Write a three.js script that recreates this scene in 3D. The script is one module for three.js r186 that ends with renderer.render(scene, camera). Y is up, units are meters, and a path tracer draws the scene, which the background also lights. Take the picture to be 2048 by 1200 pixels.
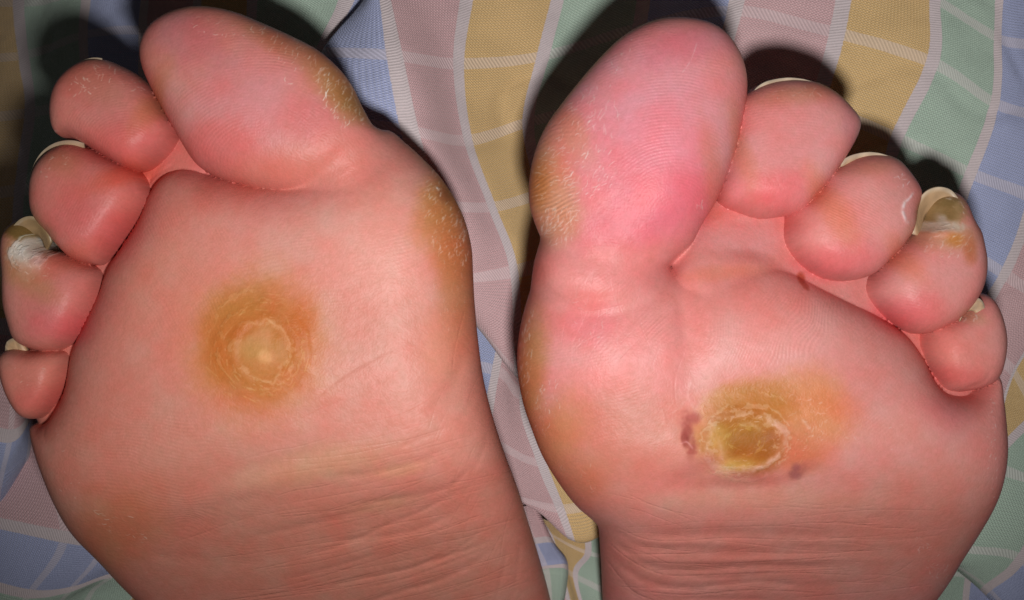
import * as THREE from 'three';
import { mergeGeometries } from 'three/addons/utils/BufferGeometryUtils.js';

// ------------------------------------------------------------------ camera, light, exposure
const S = 0.105;                 // millimetres per photograph pixel on the plane of the soles (z = 0)
const L = 270;                   // camera height above that plane, mm
const H0 = 190;                  // that plane above the bed, mm
const scene = new THREE.Scene();
scene.background = new THREE.Color(0.017, 0.0155, 0.015);       // the dim room round the bed
const camera = new THREE.PerspectiveCamera(2 * Math.atan(600 * S / L) * 180 / Math.PI, 2048 / 1200, 0.02, 5);
camera.position.set(0, (H0 + L) / 1000, 0);
camera.up.set(0, 0, -1);
camera.lookAt(0, 0, 0);
const flash = new THREE.SpotLight(new THREE.Color(1, 0.975, 0.95), 0.288, 0, 0.70, 1.0, 2);   // the camera's own flash
flash.position.set(0.014, (H0 + L - 3) / 1000, 0.042);
flash.target.position.set(0.012, H0 / 1000, -0.034);
flash.castShadow = true;
flash.shadow.mapSize.set(2048, 2048);
flash.shadow.camera.near = 0.05; flash.shadow.camera.far = 1;
flash.shadow.radius = 0.48;
scene.add(flash, flash.target);
camera.focus = 0.279; camera.userData.fStop = 48;
const renderer = new THREE.WebGLRenderer({ antialias: true });
renderer.toneMapping = THREE.LinearToneMapping;
renderer.toneMappingExposure = 1;
renderer.shadowMap.enabled = true;

// ------------------------------------------------------------------ helpers
let seed = 7;
const rnd = () => { seed = (seed * 1664525 + 1013904223) >>> 0; return seed / 4294967296; };
const rr = (a, b) => a + (b - a) * rnd();
const clamp = (x, a, b) => x < a ? a : x > b ? b : x;
const sstep = (a, b, x) => { const t = clamp((x - a) / (b - a), 0, 1); return t * t * (3 - 2 * t); };
const hash = (x, y) => { let h = (x * 374761393 + y * 668265263) | 0; h = Math.imul(h ^ (h >>> 13), 1274126177); return ((h ^ (h >>> 16)) >>> 0) / 4294967296; };
function vn(x, y) {                // value noise, -1..1
  const xi = Math.floor(x), yi = Math.floor(y), fx = x - xi, fy = y - yi, u = fx * fx * (3 - 2 * fx), v = fy * fy * (3 - 2 * fy);
  const a = hash(xi, yi), b = hash(xi + 1, yi), c = hash(xi, yi + 1), d = hash(xi + 1, yi + 1);
  return (a + (b - a) * u + (c - a) * v + (a - b - c + d) * u * v) * 2 - 1;
}
const fbm = (x, y, n = 4) => { let s = 0, a = 0.5; for (let i = 0; i < n; i++) { s += a * vn(x, y); x = x * 2.03 + 17.1; y = y * 2.03 + 5.7; a *= 0.5; } return s; };
// a place on the photograph at height z (mm above the plane of the soles) -> millimetres
const at = (px, py, z = 0) => { const k = (L - z) / L * S; return [(px - 1024) * k, (600 - py) * k, z]; };
// millimetres (x right, y up the picture, z towards the camera) -> scene metres
const out3 = (x, y, z) => [x / 1000, (z + H0) / 1000, -y / 1000];
const lin = (c) => { c /= 255; return c <= 0.04045 ? c / 12.92 : ((c + 0.055) / 1.055) ** 2.4; };
const crom = (a, b, c, d, t) => 0.5 * (2 * b + (c - a) * t + (2 * a - 5 * b + 4 * c - d) * t * t + (3 * b - a - 3 * c + d) * t * t * t);
function closedCurve(pts, n = 6) {
  const o = [], m = pts.length;
  for (let i = 0; i < m; i++) for (let k = 0; k < n; k++) {
    const p = [pts[(i + m - 1) % m], pts[i], pts[(i + 1) % m], pts[(i + 2) % m]];
    o.push([crom(p[0][0], p[1][0], p[2][0], p[3][0], k / n), crom(p[0][1], p[1][1], p[2][1], p[3][1], k / n)]);
  }
  return o;
}
function openCurve(pts, n = 8) {
  const o = [], m = pts.length;
  for (let i = 0; i < m - 1; i++) for (let k = 0; k < n + (i === m - 2 ? 1 : 0); k++) {
    const p = [pts[Math.max(i - 1, 0)], pts[i], pts[i + 1], pts[Math.min(i + 2, m - 1)]];
    o.push(p[1].map((_, c) => crom(p[0][c], p[1][c], p[2][c], p[3][c], k / n)));
  }
  return o;
}
class Grid {                        // a map over x, y in mm
  constructor(x0, y0, x1, y1, d) { this.x0 = x0; this.y0 = y0; this.d = d; this.w = Math.ceil((x1 - x0) / d) + 1; this.h = Math.ceil((y1 - y0) / d) + 1; this.a = new Float32Array(this.w * this.h); }
  fill(f) { for (let j = 0, k = 0; j < this.h; j++) for (let i = 0; i < this.w; i++, k++) this.a[k] = f(this.x0 + i * this.d, this.y0 + j * this.d); return this; }
  get(x, y) {
    const fx = clamp((x - this.x0) / this.d, 0, this.w - 1.001), fy = clamp((y - this.y0) / this.d, 0, this.h - 1.001), i = fx | 0, j = fy | 0, u = fx - i, v = fy - j, k = j * this.w + i, a = this.a, w = this.w;
    return (a[k] * (1 - u) + a[k + 1] * u) * (1 - v) + (a[k + w] * (1 - u) + a[k + w + 1] * u) * v;
  }
}
// depth inside a closed outline: grows like the distance at the edge and levels off smoothly; minus the distance outside
function inside(poly, grid) {
  const m = poly.length, P = new Float64Array(m * 2);
  let area = 0;
  for (let i = 0; i < m; i++) { const q = poly[(i + 1) % m]; area += poly[i][0] * q[1] - q[0] * poly[i][1]; }
  poly.forEach((p, i) => { const q = area > 0 ? p : poly[m - 1 - i]; P[i * 2] = q[0]; P[i * 2 + 1] = q[1]; });
  let most = 0;
  grid.fill((x, y) => {
    let psi = 0, d2 = 1e9, wind = 0, ax = P[m * 2 - 2] - x, ay = P[m * 2 - 1] - y, ra = Math.hypot(ax, ay) + 1e-9;
    for (let i = 0; i < m; i++) {
      const bx = P[i * 2] - x, by = P[i * 2 + 1] - y, rb = Math.hypot(bx, by) + 1e-9, ex = bx - ax, ey = by - ay;
      const t = clamp(-(ax * ex + ay * ey) / (ex * ex + ey * ey + 1e-12), 0, 1), qx = ax + ex * t, qy = ay + ey * t, dd = qx * qx + qy * qy;
      if (dd < d2) d2 = dd;
      const cr = ax * by - ay * bx, dt = ax * bx + ay * by;
      psi += (1 / ra + 1 / rb) * (cr / (ra * rb + dt + 1e-9));
      if ((ay > 0) !== (by > 0) && ax + (bx - ax) * (-ay) / (by - ay) > 0) wind ^= 1;
      ax = bx; ay = by; ra = rb;
    }
    const d = Math.sqrt(d2);
    if (!wind) return -d;
    const f = Math.min(2 / Math.max(psi, 1e-3), d < 0.4 ? d * 1.02 : 1e9);
    if (f > most) most = f;
    return f;
  });
  return most;
}
const ramp = (d, w) => d <= 0 ? 0 : d < w ? d * d / (2 * w) : d - w / 2;       // bends from level to a steady slope over w
const smin = (a, b, k) => { const h = Math.max(k - Math.abs(a - b), 0) / k; return Math.min(a, b) - h * h * k * 0.25; };

// ------------------------------------------------------------------ a foot
// def: box (mm), pieces, web, ball (outlines in photograph pixels), bumps, folds ...
function makeFoot(def) {
  const [x0, y0, x1, y1] = def.box, z0 = -87, z1 = 6, D = 0.6;
  const pieces = def.pieces.map((p) => {
    const g = new Grid(x0, y0, x1, y1, 0.6), poly = closedCurve(p.pts).map(([a, b]) => { let q = at(a, b, p.zc); const c0 = p.tilt ? at(p.tilt[0], p.tilt[1], p.zc) : 0; if (p.role !== 'w') for (let i = 0; i < 4; i++) q = at(a, b, p.zc + (p.role === 'b' ? def.slope(q[0], q[1]) : (q[0] - c0[0]) * p.tilt[2] + (q[1] - c0[1]) * p.tilt[3])); return q.slice(0, 2); });
    const most = inside(poly, g);
    const c = p.tilt ? at(p.tilt[0], p.tilt[1], p.zc) : [0, 0, 0];
    return { ...p, g, most, c };
  });
  const B = new Grid(x0, y0, x1, y1, 0.25), K = new Grid(x0, y0, x1, y1, 1);
  const spots = (list) => (x, y) => { let s = 0; for (const [c, rx, ry, rot, h] of list) { const dx = x - c[0], dy = y - c[1], co = Math.cos(rot), si = Math.sin(rot), u = (dx * co + dy * si) / rx, v = (dy * co - dx * si) / ry, q = u * u + v * v; if (q < 9) s += h * Math.exp(-q); } return s; };
  const bl = def.bumps.map(([px, py, rx, ry, rot, h]) => [at(px, py, -3), rx * S, ry * S, rot * Math.PI / 180, h]);
  const bump = spots(bl);
  const kl = def.soft.map(([px, py, rx, ry, rot, h]) => [at(px, py, -8), rx * S, ry * S, rot * Math.PI / 180, h]);
  K.fill(spots(kl));
  const KW = new Grid(x0, y0, x1, y1, 1).fill(spots((def.level ?? []).map(([px, py, rx, ry, rot, h]) => [at(px, py, -8), rx * S, ry * S, rot * Math.PI / 180, h])));
  B.fill(bump);
  const nP = pieces.length, ph = new Float32Array(nP), zt = new Float32Array(nP);
  let kb = 0, bb = 0, yy = 0, sl = 0, kw = 0;
  const column = (x, y) => {
    for (let i = 0; i < nP; i++) { const p = pieces[i]; ph[i] = p.g.get(x, y); zt[i] = p.zc + (p.tilt ? (x - p.c[0]) * p.tilt[2] + (y - p.c[1]) * p.tilt[3] : 0) + (p.role === 'b' ? def.slope(x, y) : 0); }
    sl = def.slope(x, y); yy = y;
    kb = K.get(x, y); kw = KW.get(x, y); bb = B.get(x, y);
  };
  const field = (zz) => {
    const z = zz - bb * sstep(-30, -10, zz - sl);
    let toes = 1e3, rest = 1e3;
    for (let i = 0; i < nP; i++) {
      const p = pieces[i], t = ph[i] / p.most;
      if (t * p.most < -9) { const f = -ph[i]; if (p.role === 't') toes = Math.min(toes, f); else rest = Math.min(rest, f); continue; }
      const dz = z - zt[i], T = dz > 0 ? p.Tf : p.Tb, n = p.n, q = Math.max(1 - t, 0);
      const pr = t >= 0 ? 1 - q ** n : n * t, dp = t >= 0 ? n * q ** (n - 1) : n, gz = 2 * dz, gx = T * T * dp / p.most;
      const f = (dz * dz - T * T * pr) / Math.max(Math.sqrt(gz * gz + gx * gx), T * 0.6);
      if (p.role === 't') toes = smin(toes, f, 0.08 + kb * 0.3); else rest = smin(rest, f, 0.3 + kw);
    }
    return Math.max(smin(toes, rest, 0.06 + kb), y0 + 2 - yy);
  };
  // front height, to put marks where they belong
  const Z = new Grid(x0, y0, x1, y1, 0.6).fill((x, y) => {
    column(x, y);
    let z = z1, f = field(z);
    while (z > -54 && f > 0.02) { z -= clamp(f * 0.5, 0.15, 3); f = field(z); }
    return z;
  });
  const on = (px, py) => { let z = -6; for (let i = 0; i < 5; i++) { const p = at(px, py, z); z = clamp(Z.get(p[0], p[1]), -20 + def.slope(p[0], p[1]), 6); } return at(px, py, z); };
  // folds and creases, pressed into (or raised from) the surface
  const onto = (grid, line, w, depth, sharp = 2) => {
    const c = openCurve(line).map(([a, b]) => on(a, b)), n = c.length;
    let ax = 1e9, ay = 1e9, bx = -1e9, by = -1e9;
    for (const p of c) { ax = Math.min(ax, p[0]); ay = Math.min(ay, p[1]); bx = Math.max(bx, p[0]); by = Math.max(by, p[1]); }
    const m = 3 * w, i0 = Math.max(0, Math.floor((ax - m - grid.x0) / grid.d)), i1 = Math.min(grid.w - 1, Math.ceil((bx + m - grid.x0) / grid.d)), j0 = Math.max(0, Math.floor((ay - m - grid.y0) / grid.d)), j1 = Math.min(grid.h - 1, Math.ceil((by + m - grid.y0) / grid.d));
    for (let j = j0; j <= j1; j++) for (let i = i0; i <= i1; i++) {
      const x = grid.x0 + i * grid.d, y = grid.y0 + j * grid.d;
      let best = 1e9, tt = 0;
      for (let k = 0; k < n - 1; k++) {
        const ex = c[k + 1][0] - c[k][0], ey = c[k + 1][1] - c[k][1], qx = x - c[k][0], qy = y - c[k][1], t = clamp((qx * ex + qy * ey) / (ex * ex + ey * ey + 1e-9), 0, 1), d = (qx - ex * t) ** 2 + (qy - ey * t) ** 2;
        if (d < best) { best = d; tt = (k + t) / (n - 1); }
      }
      const d = Math.sqrt(best) / w;
      if (d < 3) grid.a[j * grid.w + i] += depth * Math.exp(-(d ** sharp)) * Math.min(1, Math.min(tt, 1 - tt) * 5 + 0.02) * (0.75 + 0.3 * vn(x * 0.5, y * 0.5) + 0.4 * vn(x * 0.11 + 4, y * 0.3));
    }
  };
  for (const [line, w, d] of def.folds) onto(B, line, w, d);
  if (def.relief) { const rel = def.relief(on); for (let j = 0, k = 0; j < B.h; j++) for (let i = 0; i < B.w; i++, k++) B.a[k] += rel(B.x0 + i * B.d, B.y0 + j * B.d); }

  // ---- surface nets
  const nx = Math.ceil((x1 - x0) / D), ny = Math.ceil((y1 - y0) / D), nz = Math.ceil((z1 - z0) / D), sx = 1, sy = nx, sz = nx * ny;
  const F = new Float32Array(nx * ny * nz);
  for (let j = 0; j < ny; j++) for (let i = 0; i < nx; i++) {
    column(x0 + i * D, y0 + j * D);
    for (let k = 0; k < nz; k++) F[i + j * sy + k * sz] = field(z0 + k * D);
  }
  const memo = new Map(), crease = [], ee = 0.05;
  const slopeOf = (x, y, z) => {
    column(x, y); const gz = field(z + ee) - field(z - ee);
    column(x + ee, y); let gx = field(z); column(x - ee, y); gx -= field(z);
    column(x, y + ee); let gy = field(z); column(x, y - ee); gy -= field(z);
    const l = Math.hypot(gx, gy, gz) + 1e-9; return [gx / l, gy / l, gz / l];
  };
  const slopeAt = (id, x, y, z) => { let g = memo.get(id); if (!g) memo.set(id, g = slopeOf(x, y, z)); return g; };
  const idx = new Int32Array(nx * ny * nz).fill(-1), pos = [];
  const off = [0, sx, sy, sx + sy, sz, sx + sz, sy + sz, sx + sy + sz], E = [[0, 1], [2, 3], [4, 5], [6, 7], [0, 2], [1, 3], [4, 6], [5, 7], [0, 4], [1, 5], [2, 6], [3, 7]];
  for (let k = 0; k < nz - 1; k++) for (let j = 0; j < ny - 1; j++) for (let i = 0; i < nx - 1; i++) {
    const b = i + j * sy + k * sz;
    let s = 0; for (let c = 0; c < 8; c++) if (F[b + off[c]] < 0) s++;
    if (s === 0 || s === 8) continue;
    let X = 0, Y = 0, W = 0, n = 0;
    const hit = [];
    for (const [p, q] of E) {
      const a = F[b + off[p]], c = F[b + off[q]];
      if ((a < 0) === (c < 0)) continue;
      const t = a / (a - c);
      X += (p & 1) + ((q & 1) - (p & 1)) * t; Y += ((p >> 1) & 1) + (((q >> 1) & 1) - ((p >> 1) & 1)) * t; W += (p >> 2) + ((q >> 2) - (p >> 2)) * t; n++;
      const eid = b + off[p], ax = (q - p) === 1 ? 0 : (q - p) === 2 ? 1 : 2;
      hit.push(eid * 3 + ax, x0 + (i + (p & 1) + ((q & 1) - (p & 1)) * t) * D, y0 + (j + ((p >> 1) & 1) + (((q >> 1) & 1) - ((p >> 1) & 1)) * t) * D, z0 + (k + (p >> 2) + ((q >> 2) - (p >> 2)) * t) * D);
    }
    X /= n; Y /= n; W /= n;
    {
      // the point that lies best on the planes met along the cell's edges: it sits in the bottom of a crease
      const mx = x0 + (i + X) * D, my = y0 + (j + Y) * D, mz = z0 + (k + W) * D, N = [];
      let least = 1;
      for (let h = 0; h < hit.length; h += 4) { const g = slopeAt(hit[h], hit[h + 1], hit[h + 2], hit[h + 3]); for (let m = 0; m < N.length; m += 4) least = Math.min(least, g[0] * N[m] + g[1] * N[m + 1] + g[2] * N[m + 2]); N.push(g[0], g[1], g[2], g[0] * (hit[h + 1] - mx) + g[1] * (hit[h + 2] - my) + g[2] * (hit[h + 3] - mz)); }
      if (least < 0.8) {
        let a = 0.08, b2 = 0, c = 0, d = 0.08, e2 = 0, f2 = 0.08, r0 = 0, r1 = 0, r2 = 0;
        for (let m = 0; m < N.length; m += 4) { const [p, q, r, s2] = [N[m], N[m + 1], N[m + 2], N[m + 3]]; a += p * p; b2 += p * q; c += p * r; d += q * q; e2 += q * r; f2 += r * r; r0 += p * s2; r1 += q * s2; r2 += r * s2; }
        const det = a * (d * f2 - e2 * e2) - b2 * (b2 * f2 - e2 * c) + c * (b2 * e2 - d * c);
        const sx2 = (r0 * (d * f2 - e2 * e2) - b2 * (r1 * f2 - e2 * r2) + c * (r1 * e2 - d * r2)) / det, sy2 = (a * (r1 * f2 - e2 * r2) - r0 * (b2 * f2 - e2 * c) + c * (b2 * r2 - r1 * c)) / det, sz2 = (a * (d * r2 - r1 * e2) - b2 * (b2 * r2 - r1 * c) + r0 * (b2 * e2 - d * c)) / det;
        X = clamp(X + clamp(sx2 / D, -0.8, 0.8), -0.1, 1.1); Y = clamp(Y + clamp(sy2 / D, -0.8, 0.8), -0.1, 1.1); W = clamp(W + clamp(sz2 / D, -1.2, 1.2), -0.4, 1.4);
        crease.push(1);
      } else crease.push(0);
    }
    idx[b] = pos.length / 3;
    pos.push(x0 + (i + X) * D, y0 + (j + Y) * D, z0 + (k + W) * D);
  }
  const quads = [];
  const quad = (a, b, c, d, flip) => { if (a < 0 || b < 0 || c < 0 || d < 0) return; flip ? quads.push(a, d, c, b) : quads.push(a, b, c, d); };
  for (let k = 1; k < nz - 1; k++) for (let j = 1; j < ny - 1; j++) for (let i = 1; i < nx - 1; i++) {
    const b = i + j * sy + k * sz, f = F[b] < 0;
    if (f !== (F[b + sx] < 0)) quad(idx[b - sy - sz], idx[b - sz], idx[b], idx[b - sy], !f);
    if (f !== (F[b + sy] < 0)) quad(idx[b - sx - sz], idx[b - sx], idx[b], idx[b - sz], !f);
    if (f !== (F[b + sz] < 0)) quad(idx[b - sx - sy], idx[b - sy], idx[b], idx[b - sx], !f);
  }
  // onto the true surface, with its normals
  const nV = pos.length / 3, nor = new Float32Array(nV * 3), e = 0.25;
  const val = (x, y, z) => { column(x, y); return field(z); };
  for (let v = 0; v < nV; v++) {
    let x = pos[v * 3], y = pos[v * 3 + 1], z = pos[v * 3 + 2], gx, gy, gz;
    for (let it = crease[v] ? 2 : 0; it < 3; it++) {
      column(x, y); const f = field(z); gz = (field(z + e) - field(z - e)) / (2 * e);
      gx = (val(x + e, y, z) - val(x - e, y, z)) / (2 * e); gy = (val(x, y + e, z) - val(x, y - e, z)) / (2 * e);
      const g2 = gx * gx + gy * gy + gz * gz + 1e-6;
      if (it === 2) break;
      const st = clamp(f / g2, -0.4, 0.4) * 0.9; x -= gx * st; y -= gy * st; z -= gz * st;
    }
    const l = Math.hypot(gx, gy, gz) + 1e-9;
    if (Math.hypot(x - pos[v * 3], y - pos[v * 3 + 1], z - pos[v * 3 + 2]) > 0.5) { x = pos[v * 3]; y = pos[v * 3 + 1]; z = pos[v * 3 + 2]; }
    pos[v * 3] = x; pos[v * 3 + 1] = y; pos[v * 3 + 2] = z; nor[v * 3] = gx / l; nor[v * 3 + 1] = gy / l; nor[v * 3 + 2] = gz / l;
  }
  // in the creases the slope of the field is no guide: take the faces' own normals there
  const acc = new Float32Array(nV * 3);
  for (let q = 0; q < quads.length; q += 4) {
    const [a, b, c, d] = [quads[q] * 3, quads[q + 1] * 3, quads[q + 2] * 3, quads[q + 3] * 3], u = [0, 1, 2].map((k) => pos[c + k] - pos[a + k]), w = [0, 1, 2].map((k) => pos[d + k] - pos[b + k]);
    const n = [u[1] * w[2] - u[2] * w[1], u[2] * w[0] - u[0] * w[2], u[0] * w[1] - u[1] * w[0]];
    for (const v of [a, b, c, d]) for (let k = 0; k < 3; k++) acc[v + k] += n[k];
  }
  let agree = 0; for (let i = 0; i < nV * 3; i++) agree += acc[i] * nor[i];
  const sg = Math.sign(agree); if (sg < 0) for (let q = 0; q < quads.length; q += 4) { const t = quads[q + 1]; quads[q + 1] = quads[q + 3]; quads[q + 3] = t; }
  for (let v = 0; v < nV; v++) {
    const l = sg / (Math.hypot(acc[v * 3], acc[v * 3 + 1], acc[v * 3 + 2]) + 1e-12), m = [0, 1, 2].map((k) => acc[v * 3 + k] * l), dot = m[0] * nor[v * 3] + m[1] * nor[v * 3 + 1] + m[2] * nor[v * 3 + 2], w = 1 - sstep(0.8, 0.97, dot);
    const n = [0, 1, 2].map((k) => nor[v * 3 + k] * (1 - w) + m[k] * w), ll = Math.hypot(...n) + 1e-9;
    for (let k = 0; k < 3; k++) nor[v * 3 + k] = n[k] / ll;
  }
  // where walls meet in a crease every face keeps its own side's normal
  const sharp = new Uint8Array(nV);
  const fn = (q) => { const [a, b, c, d] = [quads[q] * 3, quads[q + 1] * 3, quads[q + 2] * 3, quads[q + 3] * 3], u = [0, 1, 2].map((k) => pos[c + k] - pos[a + k]), w = [0, 1, 2].map((k) => pos[d + k] - pos[b + k]), n = [u[1] * w[2] - u[2] * w[1], u[2] * w[0] - u[0] * w[2], u[0] * w[1] - u[1] * w[0]], l = Math.hypot(...n) + 1e-12; return n.map((v) => v / l); };
  for (let q = 0; q < quads.length; q += 4) { const n = fn(q); for (let c = 0; c < 4; c++) { const v = quads[q + c]; if (crease[v] && n[0] * nor[v * 3] + n[1] * nor[v * 3 + 1] + n[2] * nor[v * 3 + 2] < 0.94) sharp[v] = 1; } }
  return { pos, nor, quads, on, onto, Z, fn, sharp, slopeOf, box: def.box };
}
// the surface pieces whose centres pass a test, as a geometry of its own
function cut(foot, test) {
  const { pos, nor, quads, box, sharp, fn, slopeOf } = foot, map = new Map(), P = [], N = [], U = [], I = [];
  const use = (v, q) => {
    if (sharp[v]) {
      const m = [0, 1, 2].map((k) => (pos[quads[q] * 3 + k] + pos[quads[q + 1] * 3 + k] + pos[quads[q + 2] * 3 + k] + pos[quads[q + 3] * 3 + k]) / 4);
      let f = slopeOf(...[0, 1, 2].map((k) => pos[v * 3 + k] + (m[k] - pos[v * 3 + k]) * 0.7)); const flat = fn(q);
      if (f[0] * flat[0] + f[1] * flat[1] + f[2] * flat[2] < 0.7) f = flat;
      P.push(...out3(pos[v * 3], pos[v * 3 + 1], pos[v * 3 + 2])); N.push(f[0], f[2], -f[1]);
      U.push((pos[v * 3] - box[0]) / (box[2] - box[0]), (pos[v * 3 + 1] - box[1]) / (box[3] - box[1]));
      return P.length / 3 - 1;
    }
    let n = map.get(v);
    if (n === undefined) {
      map.set(v, n = P.length / 3);
      P.push(...out3(pos[v * 3], pos[v * 3 + 1], pos[v * 3 + 2])); N.push(nor[v * 3], nor[v * 3 + 2], -nor[v * 3 + 1]);
      U.push((pos[v * 3] - box[0]) / (box[2] - box[0]), (pos[v * 3 + 1] - box[1]) / (box[3] - box[1]));
    }
    return n;
  };
  for (let q = 0; q < quads.length; q += 4) {
    const [a, b, c, d] = [quads[q], quads[q + 1], quads[q + 2], quads[q + 3]];
    const X = (pos[a * 3] + pos[c * 3]) / 2, Y = (pos[a * 3 + 1] + pos[c * 3 + 1]) / 2, W = (pos[a * 3 + 2] + pos[c * 3 + 2]) / 2, nz = nor[a * 3 + 2];
    if (!test(X, Y, W, nz)) continue;
    const A = use(a, q), Bq = use(b, q), C = use(c, q), Dq = use(d, q);
    I.push(A, Bq, C, A, C, Dq);
  }
  const g = new THREE.BufferGeometry();
  g.setAttribute('position', new THREE.Float32BufferAttribute(P, 3)); g.setAttribute('normal', new THREE.Float32BufferAttribute(N, 3)); g.setAttribute('uv', new THREE.Float32BufferAttribute(U, 2));
  g.setIndex(I);
  return g;
}

// ------------------------------------------------------------------ skin: colour and fine relief
class Skin {
  constructor(foot, base, gain) {
    this.gain = gain;
    this.f = foot; const [x0, y0, x1, y1] = foot.box; this.d = 0.11;
    this.w = Math.ceil((x1 - x0) / this.d); this.h = Math.ceil((y1 - y0) / this.d);
    const n = this.w * this.h; this.c = new Float32Array(n * 3); this.b = new Float32Array(n); this.g = new Float32Array(n).fill(1);
    for (let k = 0; k < n; k++) { this.c[k * 3] = base[0]; this.c[k * 3 + 1] = base[1]; this.c[k * 3 + 2] = base[2]; }
  }
  each(cx, cy, r, f) {
    const { d, w, h } = this, [x0, y0] = this.f.box;
    const i0 = Math.max(0, Math.floor((cx - r - x0) / d)), i1 = Math.min(w - 1, Math.ceil((cx + r - x0) / d)), j0 = Math.max(0, Math.floor((cy - r - y0) / d)), j1 = Math.min(h - 1, Math.ceil((cy + r - y0) / d));
    for (let j = j0; j <= j1; j++) for (let i = i0; i <= i1; i++) f(j * w + i, x0 + (i + 0.5) * d, y0 + (j + 0.5) * d);
  }
  mix(k, c, a) { const q = this.c; q[k * 3] += (c[0] - q[k * 3]) * a; q[k * 3 + 1] += (c[1] - q[k * 3 + 1]) * a; q[k * 3 + 2] += (c[2] - q[k * 3 + 2]) * a; }
  // patches of colour with an uneven edge; edge 1 = soft, 0.2 = crisp
  patch(px, py, rx, ry, rot, col, a, edge = 1, wob = 0.25) {
    const c = this.f.on(px, py), R = Math.max(rx, ry) * S * 1.7, co = Math.cos(rot * Math.PI / 180), si = Math.sin(rot * Math.PI / 180), o = rnd() * 99;
    this.each(c[0], c[1], R, (k, x, y) => {
      const dx = x - c[0], dy = y - c[1], u = (dx * co + dy * si) / (rx * S), v = (dy * co - dx * si) / (ry * S);
      const q = Math.sqrt(u * u + v * v) + wob * fbm(x * 0.22 + o, y * 0.22, 4) + wob * 0.3 * vn(x * 1.6, y * 1.6 + o);
      const m = 1 - sstep(1 - edge * 0.75, 1 + edge * 0.55, q);
      if (m > 0) this.mix(k, col, a * m);
    });
  }
  line(pts, wpx, col, a, lift = 0, smooth = true) {
    const c = (smooth ? openCurve(pts, 6) : pts).map(([p, q]) => this.f.on(p, q)), n = c.length, w = wpx * S * 0.5, o = rnd() * 50;
    let ax = 1e9, ay = 1e9, bx = -1e9, by = -1e9;
    for (const p of c) { ax = Math.min(ax, p[0]); ay = Math.min(ay, p[1]); bx = Math.max(bx, p[0]); by = Math.max(by, p[1]); }
    this.each((ax + bx) / 2, (ay + by) / 2, Math.max(bx - ax, by - ay) / 2 + 3 * w, (k, x, y) => {
      let best = 1e9, tt = 0;
      for (let s = 0; s < n - 1; s++) {
        const ex = c[s + 1][0] - c[s][0], ey = c[s + 1][1] - c[s][1], qx = x - c[s][0], qy = y - c[s][1], t = clamp((qx * ex + qy * ey) / (ex * ex + ey * ey + 1e-9), 0, 1), d = (qx - ex * t) ** 2 + (qy - ey * t) ** 2;
        if (d < best) { best = d; tt = (s + t) / (n - 1); }
      }
      const m = Math.exp(-best / (w * w)) * Math.min(1, Math.min(tt, 1 - tt) * 6 + 0.3) * clamp(0.8 + 0.6 * vn(x * 1.3 + o, y * 1.3), 0, 1);
      if (m < 0.02) return;
      if (a) this.mix(k, col, a * m);
      this.b[k] += lift * m;
    });
  }
  // dry or scabbed skin takes less shine
  matte(px, py, rx, ry, rot, amount) {
    const c = this.f.on(px, py), co = Math.cos(rot * Math.PI / 180), si = Math.sin(rot * Math.PI / 180);
    this.each(c[0], c[1], Math.max(rx, ry) * S * 1.6, (k, x, y) => {
      const dx = x - c[0], dy = y - c[1], u = (dx * co + dy * si) / (rx * S), v = (dy * co - dx * si) / (ry * S), q = Math.sqrt(u * u + v * v) + 0.25 * fbm(x * 0.4, y * 0.4, 3);
      this.g[k] *= 1 - amount * (1 - sstep(0.75, 1.2, q));
    });
  }
  // a ragged ring of lifted, peeling skin
  ragged(px, py, rx, ry, r0, r1, col, a, lift, cover = 0.5) {
    const c = this.f.on(px, py), o = rnd() * 60;
    this.each(c[0], c[1], Math.max(rx, ry) * S * (r1 + 0.3), (k, x, y) => {
      const u = (x - c[0]) / (rx * S), v = (y - c[1]) / (ry * S), r = Math.hypot(u, v) + 0.16 * fbm(x * 0.5 + o, y * 0.5, 3), t = Math.atan2(v, u);
      const band = sstep(r0, r0 + 0.06, r) * (1 - sstep(r1 - 0.1, r1, r)), n = fbm(t * 2.2 + o, r * 9, 3) + 0.55 * fbm(x * 1.5, y * 1.5 + o, 3), m = band * sstep(0.5 - cover, 0.75 - cover, n + 0.12);
      if (m > 0.01) { this.mix(k, col, a * m); this.b[k] += lift * m; }
    });
  }
  // friction ridges: phase(x, y) in ridge widths
  ridges(px, py, rx, ry, rot, phase, amp, tint = 0.03) {
    const c = this.f.on(px, py), R = Math.max(rx, ry) * S * 1.3, co = Math.cos(rot * Math.PI / 180), si = Math.sin(rot * Math.PI / 180);
    this.each(c[0], c[1], R, (k, x, y) => {
      const dx = x - c[0], dy = y - c[1], u = (dx * co + dy * si) / (rx * S), v = (dy * co - dx * si) / (ry * S), m = (1 - sstep(0.55, 1.15, Math.sqrt(u * u + v * v))) * clamp(0.5 + 1.1 * fbm(x * 0.16, y * 0.16, 3), 0.04, 1) * 0.6;
      if (m <= 0) return;
      const s = Math.sin(2 * Math.PI * phase(x, y)) + 0.35 * vn(x * 4, y * 4);
      this.b[k] += amp * m * s;
      const g = 1 + tint * m * s; for (let q = 0; q < 3; q++) this.c[k * 3 + q] *= g;
    });
  }
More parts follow.
